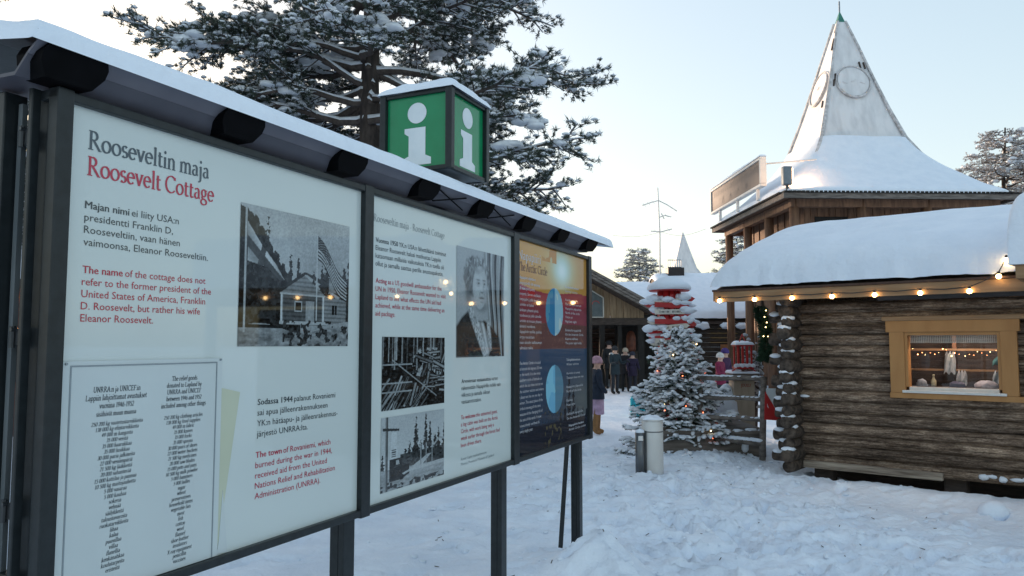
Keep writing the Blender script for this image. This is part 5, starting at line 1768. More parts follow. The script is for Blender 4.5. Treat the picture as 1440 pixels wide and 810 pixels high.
MB().lathe((lx, 1.0, lz - 0.55), [(0.16, 0), (0.19, 0.06), (0.19, 0.5), (0.17, 0.62), (0.12, 0.75), (0.06, 0.8)], 16).build('lantern_barrel', mat('barrel_rust', (0.20, 0.06, 0.03), (0.12, 0.04, 0.025), 9, 0.6), hall, smooth=True)
MB().box((lx - 0.3, 0.8, -0.2), (lx + 0.3, 1.2, lz - 0.551)).build('counter', M['dark_wood'], hall)
q = H(846, 447); q2 = H(826, 416)
sx0, sx1 = H(818, 447)[0], H(848, 447)[0]
zt0, zt1 = H(848, 419)[2], H(832, 412)[2]
hs_ = thing('hall_sign', 'dark slate signboard with clipped top corner and pale edge on the hall gable', 'signboard', (ox + (sx0 + sx1) / 2, HY - 0.1, gz0 + 0.02))
w2 = (sx1 - sx0) / 2
out = [(-w2, 0), (w2, 0), (w2, zt0 - gz0 - 0.02), (w2 - 0.42, zt1 - gz0 + 0.05), (-w2, zt1 - gz0 + 0.05)]
MB().prism(out, -0.03, 0.03, axis='y').build('board', M['slate_board'], hs_)
ef = MB()
for a, b in zip(out, out[1:] + out[:1]):
    ef.bar((a[0], -0.035, a[1]), (b[0], -0.035, b[1]), 0.045, 0.04)
ef.build('edge_moulding', M['pale_edge'], hs_)
em = MB()
for k in range(5):
    a = 0.5 + k * 0.5
    em.bar((0.12 + 0.16 * math.cos(a), -0.033, 0.42 + 0.2 * math.sin(a)), (0.12 + 0.16 * math.cos(a + .5), -0.033, 0.42 + 0.2 * math.sin(a + .5)), 0.02)
em.build('emblem', M['red'], hs_)

# red market stall with a scalloped snowy canopy, seen through the hall
st = thing('market_stall', 'red stall with a white snowy canopy seen through the open hall', 'market stall', (at(860, 484, 42).x, 42, 0))
MB().box((-2.6, 0, -0.2), (1.3, 1.5, 1.0)).build('counter', M['red'], st)
MB().box((-2.6, 1.5, -0.2), (1.3, 1.6, 2.6)).build('back_wall', cloth('stall_back', (0.16, 0.05, 0.05)), st)
cn = MB()
for k in range(8):
    cn.blob((-2.4 + k * 0.5, 0.1, 2.35), 0.32, 0.9, 1.6, 0.62, 2, 0.1)
cn.build('snowy_canopy', M['snow'], st, smooth=True)
for k in range(6):
    MB().box((-2.2 + 0.6 * k, -0.02, 1.0), (-2.05 + 0.6 * k, 0.1, 2.2)).build('post', M['arrow_white'] if k % 2 else M['red'], st)

# ------------------------------------------------------------------ long low house behind: snow roof, chimney, mast
BYd = 37.0
bl0 = at(838, 484, BYd).x; bl1 = at(1062, 484, BYd).x
house = thing('low_house', 'long low dark timber house with a wide plain snow covered roof', 'house', ((bl0 + bl1) / 2, BYd, 0))
zl = at(985, 452, BYd).z
zrg2 = at(985, 379, BYd + 4.5).z
hl = (bl1 - bl0) / 2
V, F = gable_snow(-0.3, hl + 1.5, -0.5, 9.5, 4.5, zl - 0.02, zrg2 - 0.30, 0.30, 0.4, 60, 50, True, False, 2, 0.02)
MB().prism([(-0.4, zl - 0.12), (4.5, zrg2 - 0.35), (9.4, zl - 0.12), (9.4, zl - 0.02), (4.5, zrg2 - 0.24), (-0.4, zl - 0.02)], -0.25, hl + 1.5, axis='x').build('roof', M['dark_wood'], house)
arr_mesh('roof_snow', V, F, M['snow'], house, smooth=True)
V, F = gable_snow(-hl - 1.5, -0.31, -0.3, 9.5, 4.5, zl + 0.25, at(890, 393, BYd + 4.5).z - 0.30, 0.30, 0.4, 50, 40, False, True, 4, 0.02)
arr_mesh('roof_snow', V, F, M['snow'], house, smooth=True)
MB().prism([(0, zl - 0.1), (9, zl - 0.1), (4.5, zrg2 - 0.4)], -0.24, -0.2, axis='x').build('gable', M['dark_wood'], house)
wlb = MB()
for k in range(12):
    z = k * (zl - 0.1) / 12
    wlb.tube([(-hl - 1.2, 0.35, z + 0.1), (hl + 1.4, 0.35, z + 0.1)], (zl / 24), 10)
wlb.build('wall', M['dark_wood'], house, smooth=True)
for px in (988, 1021, 1044):
    x = at(px, 455, BYd - 0.6).x - house.location.x
    z = at(px, 458, BYd - 0.6).z
    MB().blob((x, -0.62, z), 0.26, 1.25, 0.8, 0.62, 2, 0.3).build('snowy_rafter_end', M['snow'], house, smooth=True)
wx = at(1022, 493, BYd).x - house.location.x; wz = at(1022, 493, BYd).z
MB().box((wx - 0.25, 0.12, wz - 0.3), (wx + 0.25, 0.21, wz + 0.3)).build('notice', mat('notice_orange', (0.35, 0.15, 0.06), (0.3, 0.12, 0.05), 6, 0.6), house)
c0 = at(935, 392, BYd + 4); c1 = at(960, 377, BYd + 4)
hx = house.location.x
MB().box((c0.x - hx + 0.1, 3.6, c0.z - 1.2), (c1.x - hx, 4.4, c1.z), bev=0.03).build('chimney', M['chimney'], house)
cage = MB()
for k in range(7):
    x = c0.x - hx + 0.1 + k * 0.12
    cage.tube([(x, 3.7, c1.z), (x, 3.7, c1.z + 0.42)], 0.018, 5)
for z in (0.02, 0.4):
    cage.tube([(c0.x - hx + 0.1, 3.7, c1.z + z), (c0.x - hx + 0.82, 3.7, c1.z + z)], 0.02, 5)
cage.build('railing', M['grey_metal'], house)
b0 = at(928, 395, BYd + 4)
mast = thing('antenna_mast', 'tall thin rooftop antenna mast with snowy spread arms', 'antenna', (b0.x, BYd + 4, b0.z - 0.4))


def Am(px, py):
    q_ = at(px, py, BYd + 4)
    return (q_.x - b0.x, 0, q_.z - b0.z + 0.4)


MB().tube([(0, 0, 0), Am(928, 330), Am(925, 264)], [0.05, 0.04, 0.03], 6).build('pole', M['sign_frame'], mast)
for pts in ([(903, 289), (915, 285), (926, 282), (938, 288), (952, 297)], [(926, 306), (935, 303), (944, 305)], [(915, 325), (930, 326), (945, 322)], [(930, 300), (934, 308)]):
    MB().tube([Am(*q_) for q_ in pts], 0.032, 5).build('arm', M['sign_frame'], mast)
el = MB()
for px, py, l in ((906, 288, 7), (912, 286, 6), (918, 284, 6), (940, 289, 6), (946, 293, 6), (922, 325, 5), (940, 323, 5), (937, 303, 4)):
    a = Vector(Am(px, py))
    el.tube([a + Vector((-0.05, 0.15, 0.1)), a + Vector((0.06, -0.15, -0.12))], 0.016, 4)
el.build('element', M['sign_frame'], mast)
MB().box((-0.22, -0.2, -0.2), (0.22, 0.2, 0.55), bev=0.02).build('base', M['wood_grey'], mast)
wr_ = MB()
a, b = Vector(Am(930, 326)), Vector(at(992, 322, 34.5)) - mast.location
wr_.tube([a.lerp(b, t) + Vector((0, 0, -0.25 * math.sin(PI * t))) for t in np.linspace(0, 1, 9)], 0.006, 4)
a2 = Vector(at(862, 331, 36)) - mast.location
wr_.tube([a.lerp(a2, t) + Vector((0, 0, -0.15 * math.sin(PI * t))) for t in np.linspace(0, 1, 9)], 0.006, 4)
wr_.build('wire', M['cable'], mast)
# pale spire farther away
p = at(961, 378, 60)
far = thing('far_spire', 'small pale snowy spire rising behind the black chimney', 'spire', (p.x, 60, 0))
zt_ = at(960, 327, 60).z
V, F = square_rings([(1.6, -0.2), (1.6, p.z - 2.0), (1.25, p.z - 0.6), (0.86, p.z), (0.42, p.z + 1.5), (0.04, zt_)], 8, 0.02)
arr_mesh('roof', V, F, M['spire'], far)

# red shop along the left, mostly hidden by the board
shop = thing('red_shop', 'long red shop building with a snowy roof at the left edge, glimpsed past the board', 'shop', (-9.2, 16, 0))
MB().box((-5.0, -11, -0.3), (0.0, 14, 2.75)).build('wall', mat('shop_red', (0.17, 0.055, 0.035), (0.11, 0.04, 0.03), 3, 0.7, 0.2, stretch=(4, 4, .6)), shop)
MB().prism([(-5.6, 2.72), (0.55, 2.72), (0.55, 2.84), (-2.5, 3.75), (-5.6, 2.84)], -11.6, 14.6, axis='y').build('roof', M['dark_wood'], shop)
V, F = snow_sheet((0.6, -11.6, 2.84), (0.6, 14.6, 2.84), (-2.6, 14.6, 3.78), (-2.6, -11.6, 3.78), 0.30, 0.4, 80, 26, (1, 1, 1, 0), seed=6, amp=0.03)
V2, F2 = snow_sheet((-5.65, 14.6, 2.84), (-5.65, -11.6, 2.84), (-2.6, -11.6, 3.78), (-2.6, 14.6, 3.78), 0.30, 0.4, 80, 26, (1, 1, 1, 0), seed=7, amp=0.03)
arr_mesh('roof_snow', np.concatenate([V, V2]), np.concatenate([F, F2 + len(V)]), M['snow'], shop, smooth=True)
for k in range(9):
    MB().box((0.004, -10 + 2.6 * k, 1.0), (0.04, -8.7 + 2.6 * k, 2.0)).build('window', M['dark'], shop)
sl3 = thing('shop_lights', 'rows of orange fairy lights on the front of the red shop', 'fairy lights', (-9.15, 16, 0))
rr = random.Random(12)
for k in range(60):
    MB().blob((0.02, -4.6 + (k % 30) * 0.16, 1.95 + 0.55 * (k // 30) + rr.uniform(-.08, .08)), 0.018, sub=1, jit=0).build('bulb', M['fairy'], sl3)

# ------------------------------------------------------------------ spruce with lights and the arrow post in it
SP = Vector((2.66, 12.25, 0))
SP.z = gz(SP.x, SP.y) - 0.06


def make_spruce(loc, Hh, R, seed):
    r = random.Random(seed)
    root = thing('spruce_tree', 'small snow covered christmas spruce with tiny warm lights beside the litter bin', 'spruce', loc)
    MB().tube([(0, 0, -0.2), (0, 0, Hh * 0.5), (0, 0, Hh)], [0.055, 0.035, 0.008], 9).build('trunk', M['bark'], root)
    wood = MB(); tp, td, ts = [], [], []; sn = MB()
    nw = 17
    tips = []
    for i in range(nw):
        f = i / (nw - 1)
        z = 0.22 + (Hh - 0.32) * f
        L0 = R * (1 - f) ** 0.72 + 0.13
        nb_ = int(12 - 6 * f)
        for j in range(nb_):
            az = 2 * PI * (j + 0.5 * (i % 2)) / nb_ + r.uniform(-0.25, 0.25)
            L = L0 * r.uniform(0.68, 1.28)
            d = Vector((math.cos(az), math.sin(az), 0)); side = Vector((-d.y, d.x, 0))
            zz = z + r.uniform(-0.05, 0.05)
            droop = 0.34 * (1 - f) + 0.02
            pts = [Vector((0, 0, zz)) + d * (L * t) + Vector((0, 0, L * (0.30 * t * f - droop * t + 0.26 * t * t))) for t in (0, .2, .4, .6, .8, 1)]
            wood.tube(pts, [0.013, 0.011, 0.009, 0.007, 0.005, 0.003], 5)
            tips.append(pts[4])

            def dress(a, b, w):
                l = (b - a).length
                nn = max(2, int(l / 0.024))
                dd = (b - a).normalized()
                for q_ in range(nn):
                    tp.append(a.lerp(b, (q_ + r.random()) / nn)[:]); td.append((dd * 0.8)[:]); ts.append(r.uniform(0.034, 0.056))
                if r.random() < 0.84:
                    k_ = 5
                    up = Vector((0, 0, 0.014))
                    sn.tube([a.lerp(b, 0.06 + 1.0 * q_ / (k_ - 1)) + up * (1 + r.uniform(-.3, .6)) for q_ in range(k_)],
                            [w * x * r.uniform(0.8, 1.25) for x in (0.55, 1, 1.1, 0.95, 0.5)], 6, jit=0.18, squash=0.72)
            for a, b in zip(pts[1:-1], pts[2:]):
                dress(a, b, 0.026 + 0.016 * r.random())
            nt = max(2, int(L / 0.075))
            for k in range(nt):
                t = 0.22 + 0.75 * (k + r.random() * 0.6) / nt
                q_ = t * 5; kk = min(int(q_), 4); a = pts[kk].lerp(pts[kk + 1], q_ - kk)
                sg_ = 1 if k % 2 else -1
                l = L * 0.42 * (1.1 - t) + 0.06
                b = a + (d * 0.75 + side * sg_ * 0.75 + Vector((0, 0, r.uniform(-0.32, 0.02)))).normalized() * l * r.uniform(0.8, 1.25)
                wood.tube([a, b], [0.004, 0.002], 3, cap=False)
                dress(a, b, 0.022 + 0.014 * r.random())
    for k in range(4):
        a = Vector((0, 0, Hh * (0.86 + 0.035 * k)))
    wood.build('branches', M['twig'], root)
    V, F = needle_tufts(np.array(tp), np.array(td), np.array(ts), 7, seed, width=0.0045, spread=1.0)
    arr_mesh('needles', V, F, M['needle_spruce'], root)
    sn.build('snow_load', M['snow_tree'], root, smooth=True)
    return root, tips


spruce, tips = make_spruce(SP, 2.02, 0.72, 5)
fl2 = thing('tree_lights', 'tiny red and amber lights scattered through the snowy spruce', 'fairy lights', SP)
rr = random.Random(8)
m_red = mat('fairy_red', (1, .3, .2), (1, .3, .2), 5, .3, emit=(1, .16, .06), estr=1.6)
for k, t_ in enumerate(rr.sample([t for t in tips if t.y < 0.15 and t.x > -0.42], 20)):
    MB().blob(t_ * 0.97 + Vector((0, -0.02, -0.03)), 0.009, sub=1, jit=0).build('bulb', m_red if k % 3 else M['fairy_warm'], fl2)

# post stacked with red and white arrow boards under a round snowy hat
AP = Vector(at(942, 484, 13.4)); AP.z = 0
ap = thing('direction_post', 'red post stacked with red and white arrow boards under a round snowy hat', 'direction post', AP)


def Z(py): return at(942, py, 13.4).z


col = MB()
for k in range(9):
    a = 2 * PI * k / 9
    col.tube([(0.15 * math.cos(a), 0.15 * math.sin(a), -0.2), (0.15 * math.cos(a), 0.15 * math.sin(a), Z(409))], 0.058, 8)
col.build('column', M['red'], ap, smooth=True)
MB().lathe((0, 0, Z(410)), [(0.10, 0.0), (0.34, 0.0), (0.355, 0.015), (0.345, 0.03), (0.1, 0.05)], 28).build('hat', M['red'], ap, smooth=True)
V_ = MB().lathe((0, 0, Z(407.5)), [(0.37, -0.01), (0.385, 0.03), (0.36, 0.085), (0.28, 0.135), (0.17, 0.20), (0.08, 0.235), (0.0, 0.245)], 28)
V_.build('hat_snow', M['snow'], ap, smooth=True)
rr = random.Random(6)
names = 0
sn_ = MB()
for row, py in enumerate((424, 431, 441, 452, 462, 473, 482)):
    for k in range(3):
        a = rr.uniform(-0.55, 0.55) + (0 if k == 0 else (0.0 if k == 1 else PI))
        wd = rr.uniform(0.30, 0.44) * (1 if row != 2 else 0.7)
        sgn = 1 if k != 1 else -1
        if k == 0:
            off = Vector((0, -0.225 - 0.012 * (row % 2), 0)); x0_, x1_ = -0.30, 0.30; a = rr.uniform(-0.2, 0.2)
        else:
            off = Vector((0, -0.16 - 0.02 * k, 0)); x0_, x1_ = 0.12, 0.12 + wd * 0.8
        z = Z(py) + rr.uniform(-0.03, 0.03)
        R = Matrix.Rotation(a if k == 0 else (a * 0.8 if k == 1 else PI + (a - PI) * 0.8), 3, 'Z') @ Matrix.Rotation(rr.uniform(-0.12, 0.12), 3, 'Y')
        bb = MB()
        ht = 0.085
        dx = Vector((1, 0, 0))
        outl = [(x0_, -ht / 2), (x1_ - 0.06, -ht / 2), (x1_, 0), (x1_ - 0.06, ht / 2), (x0_, ht / 2)]
        tmp = MB().prism(outl, -0.012, 0.012, axis='y')
        vs = [(R @ Vector(v)) + Vector((0, off.y if k == 0 else -0.12, z)) for v in tmp.v]
        bb.add(vs, tmp.f)
        white = (k == 0 and row % 2 == 0) or (k == 2 and row % 3 == 0)
        arm = bb.build('arrow_board', M['arrow_white'] if white else M['red'], ap)
        cent = R @ Vector(((x0_ + x1_) / 2, 0, 0)) + Vector((0, off.y if k == 0 else -0.12, z + ht / 2))
        for q_ in range(4):
            pp = R @ Vector((x0_ + (x1_ - x0_) * (q_ + 0.5) / 4, 0, 0)) + Vector((0, off.y if k == 0 else -0.12, z + ht / 2 + 0.01))
            if rr.random() < (0.5 if k == 0 else 0.62):
                sn_.blob(pp, rr.uniform(0.055, 0.10), 1.25, 0.9, rr.uniform(0.5, 0.9), 2, 0.15)
        if white and k == 0:
            tx = MB()
            for q_ in range(9):
                xx = -0.22 + q_ * 0.045
                if q_ == 4: continue
                for vv in (0, 0.022):
                    c_ = R @ Vector((xx, -0.014, 0)) + Vector((0, off.y, z))
                    d_ = R @ Vector((0.006 + 0.006 * (q_ % 2), 0, 0))
                    e_ = R @ Vector((vv, 0, 0))
                    tx.add([c_ + e_ - d_ * 0.5 + Vector((0, 0, -0.017)), c_ + e_ + d_ * 0.5 + Vector((0, 0, -0.017)), c_ + e_ + d_ * 0.5 + Vector((0, 0, 0.017)), c_ + e_ - d_ * 0.5 + Vector((0, 0, 0.017))], [(0, 1, 2, 3)])
            tx.build('lettering', M['ink'], arm)
sn_.build('snow_load', M['snow'], ap, smooth=True)
MB().box((-0.03, -0.225, Z(445) + 0.0), (0.03, -0.17, Z(415))).build('bracket', M['red'], ap)

# ------------------------------------------------------------------ litter bin and its steel ash tube
bz_ = gz(1.87, 10.3)
bin_ = thing('litter_bin', 'pale cylindrical litter bin with snow on its lid in front of the spruce', 'litter bin', (1.87, 10.3, bz_ - 0.03))
MB().lathe((0, 0, 0), [(0.135, 0), (0.14, 0.01), (0.14, 0.73), (0.132, 0.745)], 32).build('drum', M['bin'], bin_, smooth=True)
MB().lathe((0, 0, 0), [(0.142, 0.60), (0.144, 0.602), (0.144, 0.612), (0.142, 0.614)], 32).build('band', M['steel'], bin_, smooth=True)
MB().lathe((0, 0, 0.745), [(0.138, 0), (0.146, 0.004), (0.146, 0.02), (0.138, 0.025)], 32).build('lid', M['bin'], bin_)
V, F = snow_sheet((-0.14, -0.14, 0.768), (0.14, -0.14, 0.768), (0.14, 0.14, 0.768), (-0.14, 0.14, 0.768), 0.06, 0.12, 20, 20, seed=8, amp=0.03, power=2.2, freq=5)
arr_mesh('snow_cap', V, F, M['snow'], bin_, smooth=True)
tb = thing('ash_tube', 'narrow dark steel ash tube standing against the left side of the litter bin', 'ashtray', (1.685, 10.2, bz_ - 0.03))
MB().tube([(0, 0, 0.0), (0, 0, 0.60)], 0.062, 16).build('tube', M['steel'], tb, smooth=True)
MB().box((0.0635, -0.02, 0.03), (0.085, 0.03, 0.62), bev=0.004).build('mount_rail', M['dark_metal'], tb)
MB().box((-0.03, -0.069, 0.50), (0.03, -0.0605, 0.56)).build('badge', M['sign_frame'], tb)
MB().lathe((0, 0, 0.60), [(0.063, 0), (0.055, 0.03), (0.01, 0.045)], 14).build('snow_cap', M['snow'], tb, smooth=True)

# ------------------------------------------------------------------ railing, deck edge, bird-table lantern
RY = 11.3


def Rr(px, py, Y=RY):
    return at(px, py, Y)


p0 = Rr(1073, 655)
rail = thing('pole_railing', 'grey pole railing with snow on its rails left of the cabin corner', 'railing', (p0.x, RY, 0))


def rl(px, py, Y=RY):
    q_ = at(px, py, Y)
    return Vector((q_.x - p0.x, q_.y - RY, q_.z))


MB().tube([rl(1072, 668), rl(1073, 600), rl(1074, 531)], 0.046, 9, jit=0.06).build('post', M['wood_grey'], rail, smooth=True)
MB().tube([rl(985, 660, 12.0), rl(985, 545, 12.0)], 0.04, 8, jit=0.06).build('post', M['wood_grey'], rail, smooth=True)
sn_ = MB()
for (a, b) in (((978, 530), (1078, 533)), ((978, 557), (1076, 562)), ((978, 584), (1076, 591))):
    A_, B_ = rl(*a, 12.0), rl(*b)
    MB().tube([A_, A_.lerp(B_, .33) + Vector((0, 0, -.012)), A_.lerp(B_, .66) + Vector((0, 0, .01)), B_], [0.034, 0.037, 0.036, 0.034], 9, jit=0.08).build('rail', M['wood_grey'], rail, smooth=True)
    for k in range(16):
        if random.random() < 0.8:
            sn_.blob(A_.lerp(B_, (k + 0.5) / 16) + Vector((0, 0, 0.028)), 0.04, 1.5, 0.7, random.uniform(0.25, 0.5), 2, 0.15)
for (a, b) in (((972, 612), (1072, 623)),):
    A_, B_ = rl(*a, 12.0), rl(*b)
    MB().tube([A_, B_], 0.05, 9, jit=0.06).build('rail', M['wood_grey'], rail, smooth=True)
    for k in range(16):
        sn_.blob(A_.lerp(B_, (k + 0.5) / 16) + Vector((0, -0.02, 0.035)), 0.06, 1.3, 0.8, 0.45, 2, 0.15)
sn_.build('snow_load', M['snow'], rail, smooth=True)
dk = thing('timber_deck', 'low dark grey plank deck with a snowy edge behind the pole railing', 'deck', (rl(1030, 640).x + p0.x, 12.3, 0))
for k in range(6):
    MB().box((-1.0, -0.55 + k * 0.19, 0.40), (0.55, -0.55 + k * 0.19 + 0.175, 0.44), bev=0.006).build('plank', M['wood_grey'], dk)
MB().box((-1.0, -0.62, 0.0), (0.62, -0.57, 0.34), bev=0.006).box((-1.0, -0.63, 0.345), (0.62, -0.56, 0.398)).build('skirt', M['wood_grey'], dk)
MB().box((-0.95, -0.5, -0.2), (0.5, 0.5, 0.399)).build('base', M['dark_wood'], dk)
sn_ = MB()
for k in range(7):
    sn_.blob((-0.8 + 0.2 * k, -0.60, 0.40 + random.uniform(-.01, .01)), 0.07, 1.4, 0.5, 0.4, 2, 0.2)
sn_.blob((0.3, -0.63, 0.16), 0.07, 0.8, 0.3, 1.2, 2, 0.2)
sn_.build('snow_patch', M['snow'], dk, smooth=True)

TYd = 13.0
t0 = at(1047, 484, TYd)


def tl(px, py, Y=TYd):
    q_ = at(px, py, Y)
    return Vector((q_.x - t0.x, q_.y - TYd, q_.z))


box_ = thing('wooden_letter_box', 'tall pale wooden box with red lettering and a sloping snowy top behind the railing', 'box', (t0.x, TYd, 0))
a, b = tl(1033, 600), tl(1061, 534)
MB().box((a.x, 0, a.z - 0.5), (b.x, 0.3, b.z), bev=0.01).build('body', mat('box_birch', (0.50, 0.42, 0.33), (0.40, 0.33, 0.25), 4, 0.7, 0.15, stretch=(3, 3, .5)), box_)
a2, b2 = tl(1029, 535), tl(1066, 525)
MB().box((a2.x, -0.08, a2.z + 0.002), (b2.x, 0.36, b2.z), bev=0.008).build('top_board', M['wood_grey'], box_)
V, F = snow_sheet((a2.x - .01, -0.1, b2.z), (b2.x + .01, -0.1, b2.z), (b2.x + .01, 0.38, b2.z), (a2.x - .01, 0.38, b2.z), 0.035, 0.06, 16, 16, seed=1, amp=0.02, freq=6)
arr_mesh('snow_cap', V, F, M['snow'], box_, smooth=True)
tt = MB()
z_ = tl(1048, 544).z
for k, ch in enumerate(('V', 'O', 'X')):
    pass
V_, F_ = text_arr('JOULU', True)
sx_ = 0.16 / V_[:, 0].max()
tt.add([(tl(1042, 540).x + v[0] * sx_, -0.004, z_ + v[1] * 0.075) for v in V_], F_)
tt.build('lettering', M['red'], box_)
ln = thing('bird_table', 'red posted bird table with a snowy lid standing on the wooden box', 'lantern', (t0.x, TYd + 0.12, b2.z + 0.035))
zb_ = tl(1047, 516).z - b2.z - 0.035; zt_ = tl(1047, 487).z - b2.z - 0.035
xl = 0.115
for sx in (-1, -0.33, 0.33, 1):
    for sy in (-1, 1):
        MB().box((sx * xl - 0.013, sy * 0.11 - 0.013, zb_), (sx * xl + 0.013, sy * 0.11 + 0.013, zt_)).build('slat', M['red'], ln)
MB().box((-0.145, -0.14, zb_ - 0.03), (0.145, 0.14, zb_ - 0.001)).build('floor_tray', M['red'], ln)
MB().box((-0.145, -0.14, zt_ + 0.001), (0.145, 0.14, zt_ + 0.025)).build('lid', M['red'], ln)
V, F = snow_sheet((-.16, -.155, zt_ + .025), (.16, -.155, zt_ + .025), (.16, .155, zt_ + .025), (-.16, .155, zt_ + .025), 0.06, 0.09, 18, 18, seed=3, amp=0.02, freq=6, power=2.4)
arr_mesh('snow_cap', V, F, M['snow'], ln, smooth=True)
sn_ = MB()
for k in range(7):
    sn_.blob((-0.13 + 0.043 * k, -0.10 + 0.03 * (k % 2), zb_ + 0.02), 0.055, 1, 1, 0.7, 2, 0.2)
sn_.build('tray_snow', M['snow'], ln, smooth=True)
MB().bar((-0.07, 0, zt_ + 0.03), (0, 0, zt_ + 0.21), 0.014).bar((0.07, 0, zt_ + 0.03), (0, 0, zt_ + 0.21), 0.014).build('hanger', M['red'], ln)
lg = MB()
for sx in (-1, 1):
    lg.bar((sx * 0.20, -0.05, 0.0), (sx * 0.13, -0.02, zb_ - 0.031), 0.02)
lg.build('leg', M['red'], ln)
MB().blob((0, 0, 0.06), 0.07, 1, 1, 0.8, 2, 0.1).build('pot', mat('clay_pot', (0.35, 0.12, 0.08), (0.28, 0.1, 0.07), 9, 0.7), ln, smooth=True)

# snow heap beside the wooden box
hp = MB()
q_ = at(1022, 590, 13.2)
hp.blob((q_.x, 13.2, 0.45), 0.32, 0.85, 0.8, 1.75, 3, 0.06)
hp.blob((q_.x - 0.32, 13.1, 0.3), 0.24, 1.0, 0.8, 1.3, 3, 0.06)
ho = hp.build('snow_heap', M['snow'], smooth=True, loc=(q_.x, 13.2, 0)); tag(ho, 'steep heap of white snow left of the pale wooden box behind the railing', 'snow heap')

# frosted grey shrub and garland against the cabin end
q_ = at(1058, 484, 13.6)
sh = thing('frosted_shrub', 'grey frosted shrub rising behind the bird table beside the cabin corner', 'shrub', (q_.x, 13.6, 0))
rr = random.Random(21)
wd_ = MB(); bp_, br_ = [], []
for k in range(26):
    a = rr.uniform(0, 2 * PI); l = rr.uniform(0.1, 0.24)
    top = Vector((math.cos(a) * l, math.sin(a) * l * 0.7, rr.uniform(1.2, 1.9)))
    wd_.tube([(0.04 * math.cos(a), 0.04 * math.sin(a), 0), top * 0.55 + Vector((0, 0, 0.1)), top], [0.012, 0.009, 0.004], 5)
    for j in range(6):
        pt = top * rr.uniform(0.45, 1.02); bp_.append((pt.x + rr.uniform(-.06, .06), pt.y + rr.uniform(-.06, .06), pt.z)); br_.append(rr.uniform(0.02, 0.05))
wd_.build('stems', M['twig'], sh)
V, F = blobs(np.array(bp_), np.array(br_), 0.9, 4)
arr_mesh('frost', V, F, mat('frost_grey', (0.45, 0.48, 0.52), (0.25, 0.27, 0.3), 14, 0.8), sh, smooth=True)

q_ = at(1072, 440, 11.2)
ga = thing('hanging_garland', 'dark green hanging garland with a few yellow lights left of the cabin corner', 'garland', (q_.x, 11.2, 0))
z1_ = at(1072, 432, 11.2).z; z0_ = at(1072, 508, 11.2).z
gp, gdv, gs = [], [], []
for k in range(520):
    t = rr.random(); a = rr.uniform(0, 2 * PI)
    gp.append((0.055 * math.cos(a) + 0.05 * math.sin(t * 4), 0.055 * math.sin(a), z0_ + (z1_ - z0_) * t)); gdv.append((math.cos(a), math.sin(a), -0.3)); gs.append(rr.uniform(0.05, 0.085))
V, F = needle_tufts(np.array(gp), np.array(gdv), np.array(gs), 9, 3, width=0.006)
arr_mesh('needles', V, F, M['garland'], ga)
MB().tube([(0, 0, z0_), (0.03, 0, (z0_ + z1_) / 2), (0, 0, z1_ + 0.1)], 0.02, 6).build('core', M['twig'], ga)
for k in range(6):
    t = 0.45 + 0.5 * rr.random()
    MB().blob((rr.uniform(-.08, .1), -0.10, z0_ + (z1_ - z0_) * t), 0.008, sub=1, jit=0).build('bulb', M['fairy_warm'], ga)
# red and white pointed cloth hanging behind the corner
q_ = at(1078, 590, 11.05)
fc = MB()
fc.add([(0.0, 0, 0.02), (0.26, 0, 0.0), (0.03, 0.03, 0.42)], [(0, 1, 2)], 0)
fc.add([(0.05, 0.012, 0.20), (0.22, 0.012, 0.0), (0.36, 0.03, 0.02), (0.22, 0.04, 0.46), (0.05, 0.04, 0.46)], [(0, 1, 2, 3, 4)], 1)
bmf = bmesh.new()
fo = fc.build('pennant', [M['red'], M['sign_white']])
so_ = fo.modifiers.new('thickness', 'SOLIDIFY'); so_.thickness = 0.012
fo.location = (q_.x - 0.03, 11.05, q_.z - 0.02)
tag(fo, 'red and white pointed cloth hanging between the railing and the log ends', 'pennant')

# ------------------------------------------------------------------ where feet meet the snow
def foot(px, py):
    """where the ray through a foot in the photo meets the snow"""
    v = at(px, py, 1.0) - Vector((0, 0, EYE))
    k = EYE / -v.z
    return Vector((v.x * k, v.y * k, 0))


# ------------------------------------------------------------------ turquoise pulk leaning by the spruce
q_ = foot(891, 586)
pk = thing('pulk_sled', 'turquoise plastic sled standing upright behind the left branches of the spruce', 'sled', (q_.x + 0.1, q_.y, gz(q_.x, q_.y)))
pk.scale = (0.8, 0.8, 0.85)
pp = []
for sgn in (1,):
    pp = [(-0.17, 0.02), (-0.20, 0.1), (-0.20, 0.45), (-0.13, 0.56), (0.13, 0.56), (0.20, 0.45), (0.20, 0.1), (0.17, 0.02)]
MB().prism(pp, 0.05, 0.075, axis='y').build('hull', M['teal'], pk)
rm = MB()
for a, b in zip(pp, pp[1:] + pp[:1]):
    rm.bar((a[0], 0.02, a[1]), (b[0], 0.02, b[1]), 0.04, 0.07)
rm.build('rim', M['teal'], pk)
MB().box((-0.12, 0.035, 0.18), (-0.10, 0.0495, 0.5)).box((0.10, 0.035, 0.18), (0.12, 0.0495, 0.5)).build('runner_groove', M['teal'], pk)


